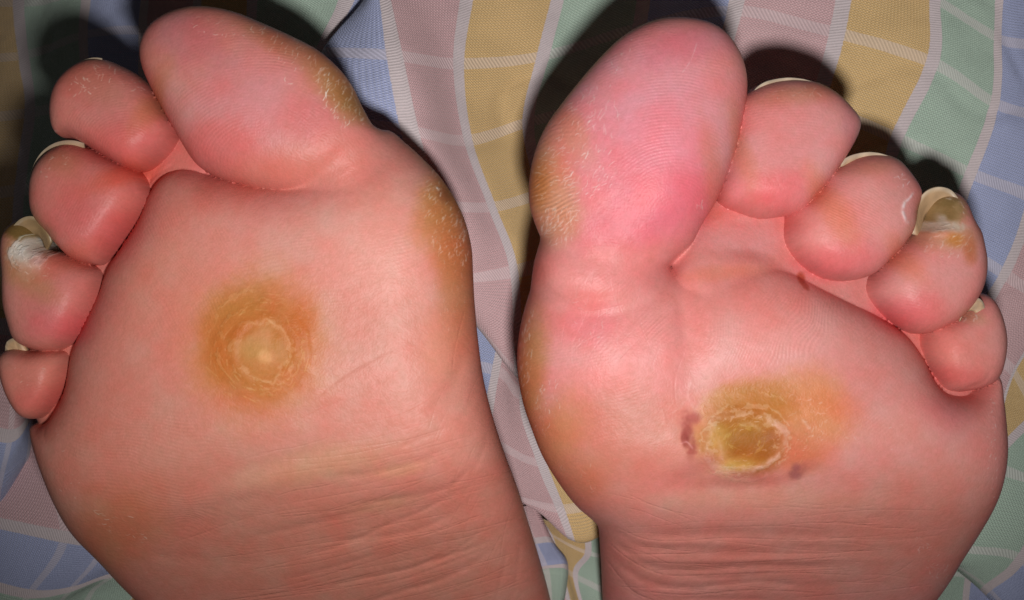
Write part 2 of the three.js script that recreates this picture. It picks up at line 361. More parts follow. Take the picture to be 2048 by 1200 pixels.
  // loose flakes of dry skin
  flakes(px, py, rx, ry, rot, n, len, col, a, along = null) {
    const co = Math.cos(rot * Math.PI / 180), si = Math.sin(rot * Math.PI / 180);
    for (let i = 0; i < n; i++) {
      const q = Math.sqrt(rnd()), t = rnd() * 6.283, u = q * Math.cos(t) * rx, v = q * Math.sin(t) * ry, x = px + u * co + v * si, y = py - u * si + v * co;
      const ang = along === null ? rnd() * 6.283 : along * Math.PI / 180 + rr(-0.5, 0.5), l = len * rr(0.4, 1.5), bend = rr(-0.4, 0.4);
      const dx = Math.cos(ang) * l / 2, dy = -Math.sin(ang) * l / 2;
      this.line([[x - dx, y - dy], [x + dy * bend, y - dx * bend], [x + dx, y + dy]], rr(1.2, 2.6), col, Math.min(1, a * rr(0.2, 1.15)), 0.02, false);
    }
  }
  finish() {
    const { w, h, d } = this, [x0, y0] = this.f.box, data = new Uint8Array(w * h * 4), bm = new Float32Array(w * h * 4);
    for (let j = 0, k = 0; j < h; j++) for (let i = 0; i < w; i++, k++) {
      const x = x0 + i * d, y = y0 + j * d;
      const mott = fbm(x * 0.18 + 3, y * 0.18, 4) + 0.5 * fbm(x * 0.07, y * 0.07 + 30, 3), fine = fbm(x * 1.1, y * 1.1 + 9, 3), pore = vn(x * 3.7, y * 3.7), gr = hash(i, j) - 0.5;
      const g = this.gain, v = 1 + 0.035 * fine + 0.018 * pore + 0.05 * gr * 0.6;
      data[k * 4] = clamp(this.c[k * 3] * g[0] * v * (1 + 0.02 * mott), 0, 255);
      data[k * 4 + 1] = clamp(this.c[k * 3 + 1] * g[1] * v * (1 - 0.09 * mott - 0.02 * fine), 0, 255);
      data[k * 4 + 2] = clamp(this.c[k * 3 + 2] * g[2] * v * (1 - 0.10 * mott), 0, 255);
      data[k * 4 + 3] = 255 * clamp(this.g[k] * (0.8 + 0.55 * fbm(x * 0.13 + 50, y * 0.13, 4) + 0.2 * fine), 0, 1);
      const b = this.b[k] + 0.022 * fine + 0.014 * pore + 0.05 * fbm(x * 0.35, y * 0.35, 2);
      bm[k * 4] = bm[k * 4 + 1] = bm[k * 4 + 2] = b; bm[k * 4 + 3] = 1;
    }
    const t = new THREE.DataTexture(data, w, h, THREE.RGBAFormat, THREE.UnsignedByteType); t.colorSpace = THREE.SRGBColorSpace; t.magFilter = t.minFilter = THREE.LinearFilter; t.needsUpdate = true;
    const u = new THREE.DataTexture(bm, w, h, THREE.RGBAFormat, THREE.FloatType); u.magFilter = u.minFilter = THREE.LinearFilter; u.needsUpdate = true;
    return new THREE.MeshPhysicalMaterial({ map: t, bumpMap: u, bumpScale: 0.001, roughness: 0.47, specularIntensity: 0.62, specularIntensityMap: t });
  }
}

// ------------------------------------------------------------------ toenails
const nailMat = new THREE.MeshPhysicalMaterial({ vertexColors: true, roughness: 0.42, specularIntensity: 0.9 });
function shell(front, back, colF, colB) {        // two grids of points [rows][columns] joined round their edge
  const R = front.length, C = front[0].length, P = [], K = [], I = [];
  for (const [g, c] of [[front, colF], [back, colB]]) g.forEach((row, r) => row.forEach((p, k) => { P.push(...out3(...p)); K.push(...c(r / (R - 1), k / (C - 1), p).map(lin)); }));
  const n = R * C, id = (s, r, k) => s * n + r * C + k;
  for (let r = 0; r < R - 1; r++) for (let k = 0; k < C - 1; k++) {
    I.push(id(0, r, k), id(0, r + 1, k), id(0, r, k + 1), id(0, r, k + 1), id(0, r + 1, k), id(0, r + 1, k + 1));
    I.push(id(1, r, k), id(1, r, k + 1), id(1, r + 1, k), id(1, r, k + 1), id(1, r + 1, k + 1), id(1, r + 1, k));
  }
  for (let k = 0; k < C - 1; k++) { I.push(id(0, 0, k), id(0, 0, k + 1), id(1, 0, k), id(1, 0, k), id(0, 0, k + 1), id(1, 0, k + 1)); I.push(id(0, R - 1, k), id(1, R - 1, k), id(0, R - 1, k + 1), id(1, R - 1, k), id(1, R - 1, k + 1), id(0, R - 1, k + 1)); }
  for (let r = 0; r < R - 1; r++) { I.push(id(0, r, 0), id(1, r, 0), id(0, r + 1, 0), id(1, r, 0), id(1, r + 1, 0), id(0, r + 1, 0)); I.push(id(0, r, C - 1), id(0, r + 1, C - 1), id(1, r, C - 1), id(1, r, C - 1), id(0, r + 1, C - 1), id(1, r + 1, C - 1)); }
  const g = new THREE.BufferGeometry();
  g.setAttribute('position', new THREE.Float32BufferAttribute(P, 3)); g.setAttribute('color', new THREE.Float32BufferAttribute(K, 3)); g.setIndex(I); g.computeVertexNormals();
  return g;
}
// a nail of which mostly the free edge shows past the tip: rim along px points, plate running back behind the toe
function nailEdge(rim, z, [cx, cy], th, col, reach = 5, dip = 0) {
  const c = openCurve(rim, 5), m = at(cx, cy, z), front = [], back = [];
  for (let r = 0; r < 6; r++) {
    const fr = [], bk = [];
    c.forEach(([px, py], k) => {
      const p = at(px, py, z), dx = m[0] - p[0], dy = m[1] - p[1], l = Math.hypot(dx, dy), s = r * reach / 5, edge = 1 - (2 * k / (c.length - 1) - 1) ** 4, q = [p[0] + dx / l * s, p[1] + dy / l * s];
      const zf = z + (r ? 0.12 : 0) - 0.02 * s * s - dip * s - (1 - edge) * 0.6 + 0.06 * vn(k * 0.7, r * 3 + px), t = th * (r ? 1 : 0.7);
      fr.push([q[0], q[1], zf]); bk.push([q[0] - dx / l * t * 0.45, q[1] - dy / l * t * 0.45, zf - t]);
    });
    front.push(fr); back.push(bk);
  }
  return shell(front, back, (a, b) => { const v = 0.93 + 0.12 * vn(b * 14, a * 5 + px0(rim)); return a < 0.1 ? col.map((x) => x * v) : [col[0] * v * 0.95, col[1] * v * 0.88, col[2] * v * 0.8]; }, () => col);
}
const px0 = (r) => r[0][0] * 0.37;
// ------------------------------------------------------------------ things
function thing(name, label, category, group, origin) {
  const o = new THREE.Group(); o.name = name; o.userData = { label, category }; if (group) o.userData.group = group;
  o.position.set(...origin); scene.add(o); return o;
}
function part(o, name, g, m, label) {
  g.translate(-o.position.x, -o.position.y, -o.position.z);
  const p = new THREE.Mesh(g, m); p.name = name; p.castShadow = p.receiveShadow = true; if (label) p.userData.label = label; o.add(p); return p;
}
// ------------------------------------------------------------------ the foot on the left of the bed, amber callus
{
  const foot = makeFoot({
    box: [-119, -88, 20, 66],
    slope: (x, y) => -1.0 * ramp(-27 - y + 0.12 * (x + 50), 18),
    pieces: [
      { role: 't', zc: -13, Tf: 13, Tb: 12, n: 1.7, tilt: [540, 210, 0.02, -0.05], pts: [[392, 325], [348, 252], [314, 192], [291, 142], [286, 102], [300, 64], [330, 37], [375, 20], [420, 17], [475, 28], [530, 50], [590, 77], [640, 104], [680, 139], [706, 174], [722, 208], [740, 242], [760, 275], [740, 320], [702, 352], [645, 380], [590, 390], [530, 382], [480, 370], [430, 352]] },
      { role: 't', zc: -17, Tf: 12.5, Tb: 9, n: 1.85, tilt: [235, 235, 0.03, -0.12], pts: [[122, 272], [114, 226], [123, 182], [146, 150], [180, 128], [215, 123], [250, 136], [284, 156], [314, 186], [336, 222], [356, 258], [349, 292], [322, 322], [292, 342], [260, 339], [223, 319], [185, 296], [154, 280]] },
      { role: 't', zc: -17, Tf: 13, Tb: 9, n: 1.85, tilt: [190, 410, 0.06, -0.08], pts: [[80, 352], [96, 322], [121, 300], [152, 290], [184, 297], [235, 321], [279, 342], [298, 370], [302, 398], [287, 430], [250, 482], [212, 526], [190, 529], [157, 521], [127, 492], [98, 460], [79, 430], [75, 390]] },
      { role: 't', zc: -18, Tf: 13, Tb: 9, n: 1.85, tilt: [120, 590, 0.06, -0.05], pts: [[98, 480], [112, 497], [145, 506], [184, 527], [208, 546], [212, 580], [201, 620], [176, 665], [146, 691], [110, 703], [73, 697], [45, 680], [36, 650], [25, 610], [24, 575], [24, 545], [20, 515], [20, 486], [25, 464], [40, 447], [58, 440], [76, 446], [89, 462]] },
      { role: 't', zc: -19, Tf: 12, Tb: 9, n: 1.85, tilt: [85, 765, 0.06, 0.0], pts: [[18, 728], [20, 704], [45, 692], [82, 698], [120, 697], [146, 706], [151, 732], [144, 770], [129, 800], [106, 826], [82, 836], [60, 830], [40, 800], [26, 765]] },
      { role: 'w', zc: -22, tilt: [230, 560, 0.4, -0.22], Tf: 6, Tb: 16, n: 2.6, pts: [[170, 230], [270, 215], [345, 235], [420, 290], [470, 420], [330, 620], [230, 800], [110, 855], [60, 800], [50, 640], [90, 440]] },
      { role: 'b', zc: -21, Tf: 21, Tb: 29, n: 3.0, pts: [[770, 262], [815, 290], [850, 322], [882, 356], [911, 400], [931, 445], [943, 495], [946, 545], [949, 605], [956, 680], [967, 760], [987, 840], [1010, 910], [1036, 980], [1061, 1060], [1085, 1140], [1103, 1210], [1115, 1290], [1120, 1400], [380, 1400], [335, 1270], [300, 1205], [255, 1160], [210, 1110], [160, 1060], [125, 1000], [96, 930], [77, 875], [72, 848], [104, 842], [128, 810], [148, 765], [158, 700], [186, 640], [212, 585], [226, 540], [258, 490], [290, 440], [312, 385], [340, 352], [385, 338], [450, 350], [530, 362], [610, 352], [690, 300]] },
    ],
    soft: [[740, 320, 110, 80, 0, 5], [700, 375, 70, 40, 0, 3]],
    bumps: [
      [480, 215, 130, 100, 20, 1.2], [470, 400, 160, 50, -12, 0.6], [760, 470, 170, 130, 0, 1.6], [340, 760, 200, 160, 0, 1.2], [520, 690, 170, 160, 0, 0.5], [640, 880, 240, 60, 14, -1.0],
      [400, 350, 40, 30, 0, -0.8], [56, 460, 30, 14, 0, -1.2], [56, 508, 34, 26, 0, 1.1], [66, 520, 7, 6, 0, -0.4], [870, 620, 30, 120, 5, 0.5], [915, 760, 22, 70, -20, -0.7], [700, 1010, 240, 26, 16, 0.5], [780, 1120, 220, 24, 14, 0.5], [560, 960, 200, 24, 16, 0.35], [800, 640, 60, 200, 0, 0.4],
    ],
    folds: [
      [[[905, 852], [867, 867], [830, 882], [795, 898]], 0.65, -0.23], [[[897, 895], [850, 920], [783, 938], [720, 950], [640, 955]], 0.94, -0.32], [[[955, 905], [917, 960], [867, 984], [767, 1001], [690, 1012]], 0.72, -0.25],
      [[[945, 978], [900, 992], [833, 1027], [767, 1053], [717, 1077], [650, 1100], [580, 1118]], 0.65, -0.27], [[[940, 1003], [867, 1048], [800, 1068], [700, 1078], [620, 1086]], 0.79, -0.25], [[[985, 1080], [933, 1100], [883, 1117], [817, 1137], [750, 1151], [667, 1171], [580, 1192]], 0.79, -0.38],
      [[[990, 1090], [960, 1117], [917, 1143], [867, 1164], [800, 1184], [730, 1206], [650, 1230]], 0.94, -0.44], [[[1015, 1090], [1004, 1150], [990, 1210]], 0.58, -0.21], [[[917, 1087], [850, 1127], [783, 1148], [700, 1160]], 0.58, -0.23], [[[760, 1007], [683, 1034], [600, 1053], [500, 1075]], 0.86, -0.25],
      [[[650, 905], [560, 925], [440, 960]], 1.70, -0.23], [[[540, 985], [450, 1010], [360, 1050]], 1.70, -0.21], [[[930, 700], [912, 750], [890, 790], [850, 830]], 1.36, -0.37], [[[950, 770], [935, 815], [915, 850]], 0.86, -0.32], [[[980, 860], [965, 905], [940, 950]], 0.72, -0.26],
      [[[790, 695], [693, 747], [620, 804]], 0.50, -0.13], [[[820, 720], [700, 790], [610, 840]], 1.01, -0.07],  [[[345, 352], [380, 345], [420, 358]], 0.86, -0.42],
      [[[280, 385], [310, 350], [350, 330]], 0.50, -0.32], [[[262, 400], [300, 352], [340, 318]], 0.50, -0.26], [[[60, 842], [82, 838], [104, 826]], 0.36, -0.42], [[[92, 850], [88, 868], [92, 885]], 0.36, -0.21], [[[700, 1180], [800, 1160], [900, 1125], [980, 1095]], 0.50, -0.19], [[[560, 1160], [680, 1130], [760, 1105]], 0.58, -0.21],
      [[[300, 1110], [420, 1125], [560, 1115]], 2.04, -0.21], [[[740, 1165], [850, 1135], [940, 1080], [985, 1030]], 0.58, -0.21], [[[1040, 1080], [1035, 1140], [1025, 1200]], 0.65, -0.21],
    ],
    relief: (on) => {
      const a = on(522, 692), b = on(529, 702);
      return (x, y) => {
        const r = Math.hypot(x - a[0], y - a[1]), q = Math.hypot(x - b[0], (y - b[1]) * 0.95) + 0.9 * fbm(x * 0.3, y * 0.3, 2), w = 0.12 * vn(x * 0.6, y * 0.6) + 0.2 * vn(x * 0.25, y * 0.25);
        return 0.75 * (1 - sstep(4, 13, r + w * 6)) + 0.12 * Math.exp(-(((q - 6.6) / 1.0) ** 2)) - 0.13 * Math.exp(-(((q - 5.2) / 0.8) ** 2)) + 0.2 * (1 - sstep(1, 4.6, q)) + 0.12 * Math.exp(-(((q - 9 + w * 5) / 0.8) ** 2));
      };
    },
  });
  const s = new Skin(foot, [206, 132, 114], [1, 1.01, 1.04]);
  // pigment; the broad brown arch patch also has shade painted in
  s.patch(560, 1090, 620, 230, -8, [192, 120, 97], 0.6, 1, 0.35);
  s.patch(330, 900, 280, 170, 30, [200, 122, 102], 0.6); s.patch(500, 960, 260, 90, -4, [194, 120, 100], 0.5);
  s.patch(230, 1060, 130, 80, 45, [194, 114, 80], 0.7);
  s.patch(640, 930, 150, 36, 12, [196, 140, 104], 0.5); s.patch(800, 940, 60, 16, 10, [200, 146, 108], 0.5); s.patch(760, 1010, 70, 18, 10, [196, 138, 104], 0.4); s.patch(900, 690, 60, 70, 0, [214, 136, 106], 0.5);
  s.patch(580, 480, 250, 120, 0, [216, 146, 130], 0.6);
  s.patch(790, 480, 130, 110, 0, [224, 152, 136], 0.6);
  s.patch(330, 560, 120, 180, 20, [212, 130, 108], 0.5);
  s.patch(420, 400, 90, 40, 0, [208, 112, 90], 0.5);
  s.patch(600, 300, 300, 120, 20, [205, 112, 105], 0.55);
  s.patch(480, 200, 150, 110, 10, [208, 128, 128], 0.8);
  s.patch(430, 300, 90, 60, 10, [208, 98, 92], 0.75);
  s.patch(620, 235, 60, 40, 20, [206, 98, 98], 0.4);
  s.patch(370, 70, 110, 60, -25, [190, 104, 106], 0.7);
  s.patch(560, 340, 150, 40, 8, [206, 108, 88], 0.5);
  s.patch(225, 220, 130, 110, 0, [202, 112, 102], 0.9); s.patch(262, 285, 70, 50, 20, [206, 88, 84], 0.75); s.patch(180, 160, 90, 40, -30, [184, 106, 88], 0.7); s.patch(318, 210, 26, 80, -30, [190, 108, 72], 0.6);
  s.patch(180, 410, 130, 130, 0, [204, 108, 98], 0.9); s.patch(190, 455, 80, 60, -20, [206, 92, 88], 0.6); s.patch(240, 350, 70, 24, 25, [204, 82, 62], 0.6); s.patch(120, 320, 50, 30, -30, [184, 112, 84], 0.6);
  s.patch(56, 500, 50, 66, 0, [186, 134, 92], 0.8, 0.8, 0.3); s.patch(58, 460, 40, 24, 0, [124, 94, 50], 0.95, 0.6, 0.4); s.patch(52, 505, 38, 30, 0, [222, 208, 190], 0.95, 0.6, 0.5); s.patch(60, 535, 26, 22, 10, [220, 204, 184], 0.9, 0.6, 0.5); s.patch(64, 520, 8, 9, 0, [160, 128, 112], 0.5, 0.9, 0.3); s.ragged(56, 505, 44, 44, 0.2, 1.0, [232, 222, 208], 0.6, 0.09, 0.4);
  s.patch(120, 610, 104, 90, 0, [206, 112, 102], 0.9); s.patch(120, 655, 60, 36, 0, [212, 92, 92], 0.7); s.patch(60, 560, 60, 30, -30, [186, 124, 86], 0.7); s.patch(150, 520, 60, 24, 30, [200, 96, 74], 0.5);
  s.patch(85, 770, 80, 80, 0, [212, 118, 100], 0.9); s.patch(85, 800, 50, 30, 0, [208, 98, 88], 0.6);
  
  // amber thickened skin at the edges
  s.patch(672, 160, 92, 40, 130, [182, 122, 76], 0.85, 1); s.patch(560, 85, 90, 26, 150, [184, 116, 84], 0.7); s.patch(700, 205, 46, 34, 130, [160, 106, 58], 0.7);
  s.patch(885, 400, 44, 95, 155 - 90 + 90, [190, 126, 74], 0.85, 1); s.patch(905, 500, 40, 100, 10, [188, 116, 66], 0.85); s.patch(915, 600, 34, 90, 5, [194, 126, 84], 0.6); s.patch(890, 392, 12, 20, 20, [140, 76, 50], 0.45, 0.9);
  // callus
  s.patch(515, 690, 128, 140, 0, [196, 126, 70], 0.65, 1, 0.2);
  s.patch(512, 690, 104, 112, 0, [184, 108, 50], 0.85, 0.9, 0.2);
  s.patch(515, 690, 112, 122, 20, [186, 112, 54], 0.5, 0.7, 0.3); s.patch(470, 640, 60, 44, 40, [190, 122, 62], 0.6); s.patch(600, 650, 30, 60, -20, [188, 104, 46], 0.7); s.patch(440, 720, 30, 50, 10, [188, 104, 44], 0.5);
  s.patch(527, 703, 50, 54, 0, [198, 146, 94], 0.8, 0.9, 0.4); s.patch(518, 675, 36, 26, 20, [206, 158, 112], 0.7, 0.9); s.patch(512, 702, 26, 24, 0, [190, 142, 84], 0.8); s.patch(532, 712, 14, 14, 0, [226, 180, 124], 0.9, 0.8); s.patch(563, 695, 16, 36, 10, [178, 122, 56], 0.7);
  s.ragged(526, 703, 62, 66, 0.74, 1.2, [218, 170, 124], 0.38, 0.03, 0.42); s.ragged(522, 695, 62, 66, 1.25, 1.5, [206, 150, 96], 0.4, 0.04, 0.34); s.ragged(518, 690, 66, 70, 1.45, 1.75, [208, 152, 100], 0.3, 0.03, 0.28);
  s.patch(488, 662, 40, 16, 30, [180, 102, 44], 0.6, 0.9, 0.4); s.patch(575, 660, 20, 36, 20, [182, 112, 58], 0.5, 0.9, 0.4); s.patch(510, 690, 90, 100, 0, [176, 98, 40], 0.25, 0.9, 0.5);
  for (const [r, a0, a1, w, al] of [[62, 20, 100, 6, 0.4], [60, 230, 320, 6, 0.4], [52, 300, 380, 4, 0.25], [78, 40, 80, 4, 0.25]]) {
    const p = []; for (let i = 0; i <= 6; i++) { const t = (a0 + (a1 - a0) * i / 6) * Math.PI / 180, q = r * (1 + 0.12 * vn(i * 1.3, r)); p.push([528 + q * Math.cos(t), 703 + q * Math.sin(t)]); }
    s.line(p, w, [224, 176, 132], al, 0.04);
  }
  for (let i = 0; i < 26; i++) { const t = rnd() * 6.283, r = rr(66, 112), p = [520 + r * Math.cos(t), 695 + r * Math.sin(t)], q = t + 1.57 + rr(-0.4, 0.4), l = rr(6, 16); s.line([[p[0] - l * Math.cos(q), p[1] - l * Math.sin(q)], p, [p[0] + l * Math.cos(q), p[1] + l * Math.sin(q)]], 3, [218, 168, 108], rr(0.15, 0.5), 0.03, false); }
  s.matte(515, 690, 120, 125, 0, 0.55); s.matte(680, 160, 100, 50, 130, 0.5); s.matte(895, 450, 50, 170, 8, 0.5); s.matte(700, 1090, 420, 150, -8, 0.45); s.matte(56, 505, 50, 60, 0, 0.6); s.matte(250, 1050, 140, 80, 40, 0.3);
  // friction ridges
  const arcs = (px, py, sx, sy, per) => { const c = foot.on(px, py); return (x, y) => (Math.hypot((x - c[0]) / sx, (y - c[1]) / sy) + 0.5 * fbm(x * 0.12, y * 0.12, 2)) / per; };
  const rows = (deg, per, w = 1) => { const co = Math.cos(deg * Math.PI / 180), si = Math.sin(deg * Math.PI / 180); return (x, y) => (x * si - y * co + w * fbm(x * 0.1 + 7, y * 0.1, 2) * 2.4) / per; };
  s.ridges(480, 190, 220, 170, 20, arcs(520, 330, 1.25, 1, 0.66), 0.022, 0.03);
  s.ridges(640, 260, 130, 110, 20, rows(150, 0.66), 0.015, 0.02);
  s.ridges(220, 220, 110, 100, 0, arcs(290, 330, 1, 1, 0.62), 0.018, 0.025);
  s.ridges(170, 410, 90, 110, 0, rows(60, 0.62), 0.014, 0.02); s.ridges(110, 610, 80, 90, 0, rows(70, 0.62), 0.014, 0.02); s.ridges(90, 770, 60, 60, 0, rows(20, 0.62), 0.010, 0.015);
  s.ridges(350, 520, 160, 190, 20, rows(125, 0.7), 0.022, 0.03); s.ridges(330, 930, 240, 140, -20, rows(168, 0.75, 1.6), 0.026, 0.035); s.ridges(420, 420, 130, 70, 0, rows(130, 0.7), 0.016, 0.02); s.ridges(860, 480, 90, 150, 0, rows(25, 0.72), 0.022, 0.03); s.ridges(620, 540, 160, 120, 0, rows(10, 0.7), 0.012, 0.015);
  s.ridges(450, 1080, 300, 110, 10, rows(165, 0.9, 2), 0.014, 0.02); s.ridges(850, 1050, 170, 150, 20, rows(158, 1.1, 2), 0.02, 0.02);
  for (const [l, w, d] of [[[[1000, 1050], [930, 1075], [840, 1095], [720, 1130], [600, 1165], [480, 1190]], 5, -0.068], [[[960, 1030], [880, 1062], [780, 1085], [640, 1122], [520, 1140]], 4, -0.060], [[[1020, 1130], [950, 1160], [860, 1190]], 4, -0.060], [[[900, 940], [820, 965], [700, 985], [560, 1010]], 4, -0.060], [[[880, 880], [800, 905], [700, 920], [600, 930]], 4, -0.053], [[[930, 620], [912, 690], [905, 740]], 4, -0.060], [[[700, 1150], [560, 1185], [440, 1210]], 5, -0.068], [[[640, 1010], [500, 1035], [380, 1075]], 4, -0.045], [[[1030, 1000], [1010, 1060], [1000, 1120]], 4, -0.045], [[[860, 800], [800, 830], [700, 850]], 4, -0.045], [[[750, 780], [650, 815], [560, 860]], 4, -0.038], [[[560, 900], [460, 925], [380, 950]], 4, -0.038], [[[430, 1060], [330, 1090]], 4, -0.038], [[[1040, 1160], [980, 1185], [900, 1200]], 4, -0.060]]) s.line(l, w, [0, 0, 0], 0, d);
  for (let i = 0; i < 46; i++) {        // fine creases fanning out from the inner edge of the arch
    const x = rr(560, 1030), y = rr(850, 1200), l = rr(60, 190), m = 0.16 + 0.16 * (x - 560) / 470 + rr(-0.07, 0.07), c = rr(-0.0006, 0.0002);
    s.line([-1, -0.4, 0.2, 1].map((t) => [x + t * l, y - t * l * m + c * (t * l) ** 2 + rr(-3, 3)]), rr(2.2, 4.2), [0, 0, 0], 0, -rr(0.02, 0.075));
  }
  for (let i = 0; i < 16; i++) { const x = rr(820, 1000), y = rr(780, 1150), l = rr(20, 50); s.line([[x - l * 0.3, y + l], [x, y], [x + l * 0.5, y - l]], rr(2, 3.5), [0, 0, 0], 0, -rr(0.02, 0.05)); }
  // dry skin
  const W = [232, 206, 186];
  s.flakes(610, 110, 110, 36, -30, 90, 9, W, 0.7, 60); s.flakes(690, 190, 50, 70, 25, 110, 10, W, 0.65, 60); s.flakes(450, 50, 90, 24, -5, 26, 8, W, 0.5); s.flakes(660, 190, 14, 10, 0, 4, 16, [250, 235, 222], 0.9); s.flakes(575, 160, 10, 14, 0, 3, 18, W, 0.6);
  s.flakes(890, 420, 46, 100, 0, 150, 8, W, 0.5, 60); s.flakes(925, 470, 16, 60, 0, 40, 9, W, 0.7, 80); s.flakes(900, 560, 40, 100, 0, 60, 7, W, 0.3, 80); s.line([[874, 374], [877, 380], [880, 376]], 5, [250, 238, 226], 1, 0.1, false);
  s.flakes(200, 150, 80, 24, 30, 46, 8, W, 0.6); s.flakes(260, 155, 40, 20, -30, 16, 7, W, 0.5); s.flakes(110, 330, 40, 18, 40, 22, 7, W, 0.5); s.flakes(60, 540, 40, 30, 0, 22, 8, W, 0.5); s.flakes(240, 1050, 70, 26, -20, 22, 10, W, 0.6, 160); s.flakes(120, 900, 30, 120, 15, 26, 5, W, 0.35); s.flakes(300, 1130, 120, 60, -30, 20, 5, W, 0.3); s.flakes(120, 272, 10, 8, 0, 5, 12, W, 0.9, 40); s.flakes(60, 735, 30, 50, 0, 8, 5, W, 0.4);
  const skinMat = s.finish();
  const o = thing('bare_foot', 'sole of a bare foot with one round amber callus ringed about a pale centre', 'foot', null, out3(-55, -10, -20));
  const c = foot.on(515, 690), isCallus = (x, y, z, nz) => nz > 0 && z > -12 && Math.hypot((x - c[0]) / 1.0, (y - c[1]) / 1.08) < 11.6 + 0.5 * vn(x * 0.5, y * 0.5);
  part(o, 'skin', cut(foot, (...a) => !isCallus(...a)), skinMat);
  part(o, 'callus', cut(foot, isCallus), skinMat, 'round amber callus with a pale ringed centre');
  const horn = [188, 170, 146];
  part(o, 'toenail', nailEdge([[102, 214], [107, 184], [126, 152], [154, 127], [182, 116], [202, 116]], -12, [235, 235], 0.7, horn), nailMat);
  part(o, 'toenail', nailEdge([[58, 372], [63, 340], [82, 306], [110, 286], [142, 281], [166, 286]], -12, [190, 410], 0.7, horn), nailMat);
  part(o, 'toenail', nailEdge([[20, 528], [14, 498], [19, 466], [36, 442], [58, 433], [79, 440], [94, 460], [101, 484]], -10.5, [62, 530], 0.7, [158, 140, 110], 4, 0.6), nailMat, 'thick horn coloured toenail edge round a crumbling tip');
  part(o, 'toenail', nailEdge([[14, 722], [10, 700], [14, 684], [28, 677], [44, 682]], -13, [85, 765], 0.8, [200, 176, 146]), nailMat);
}

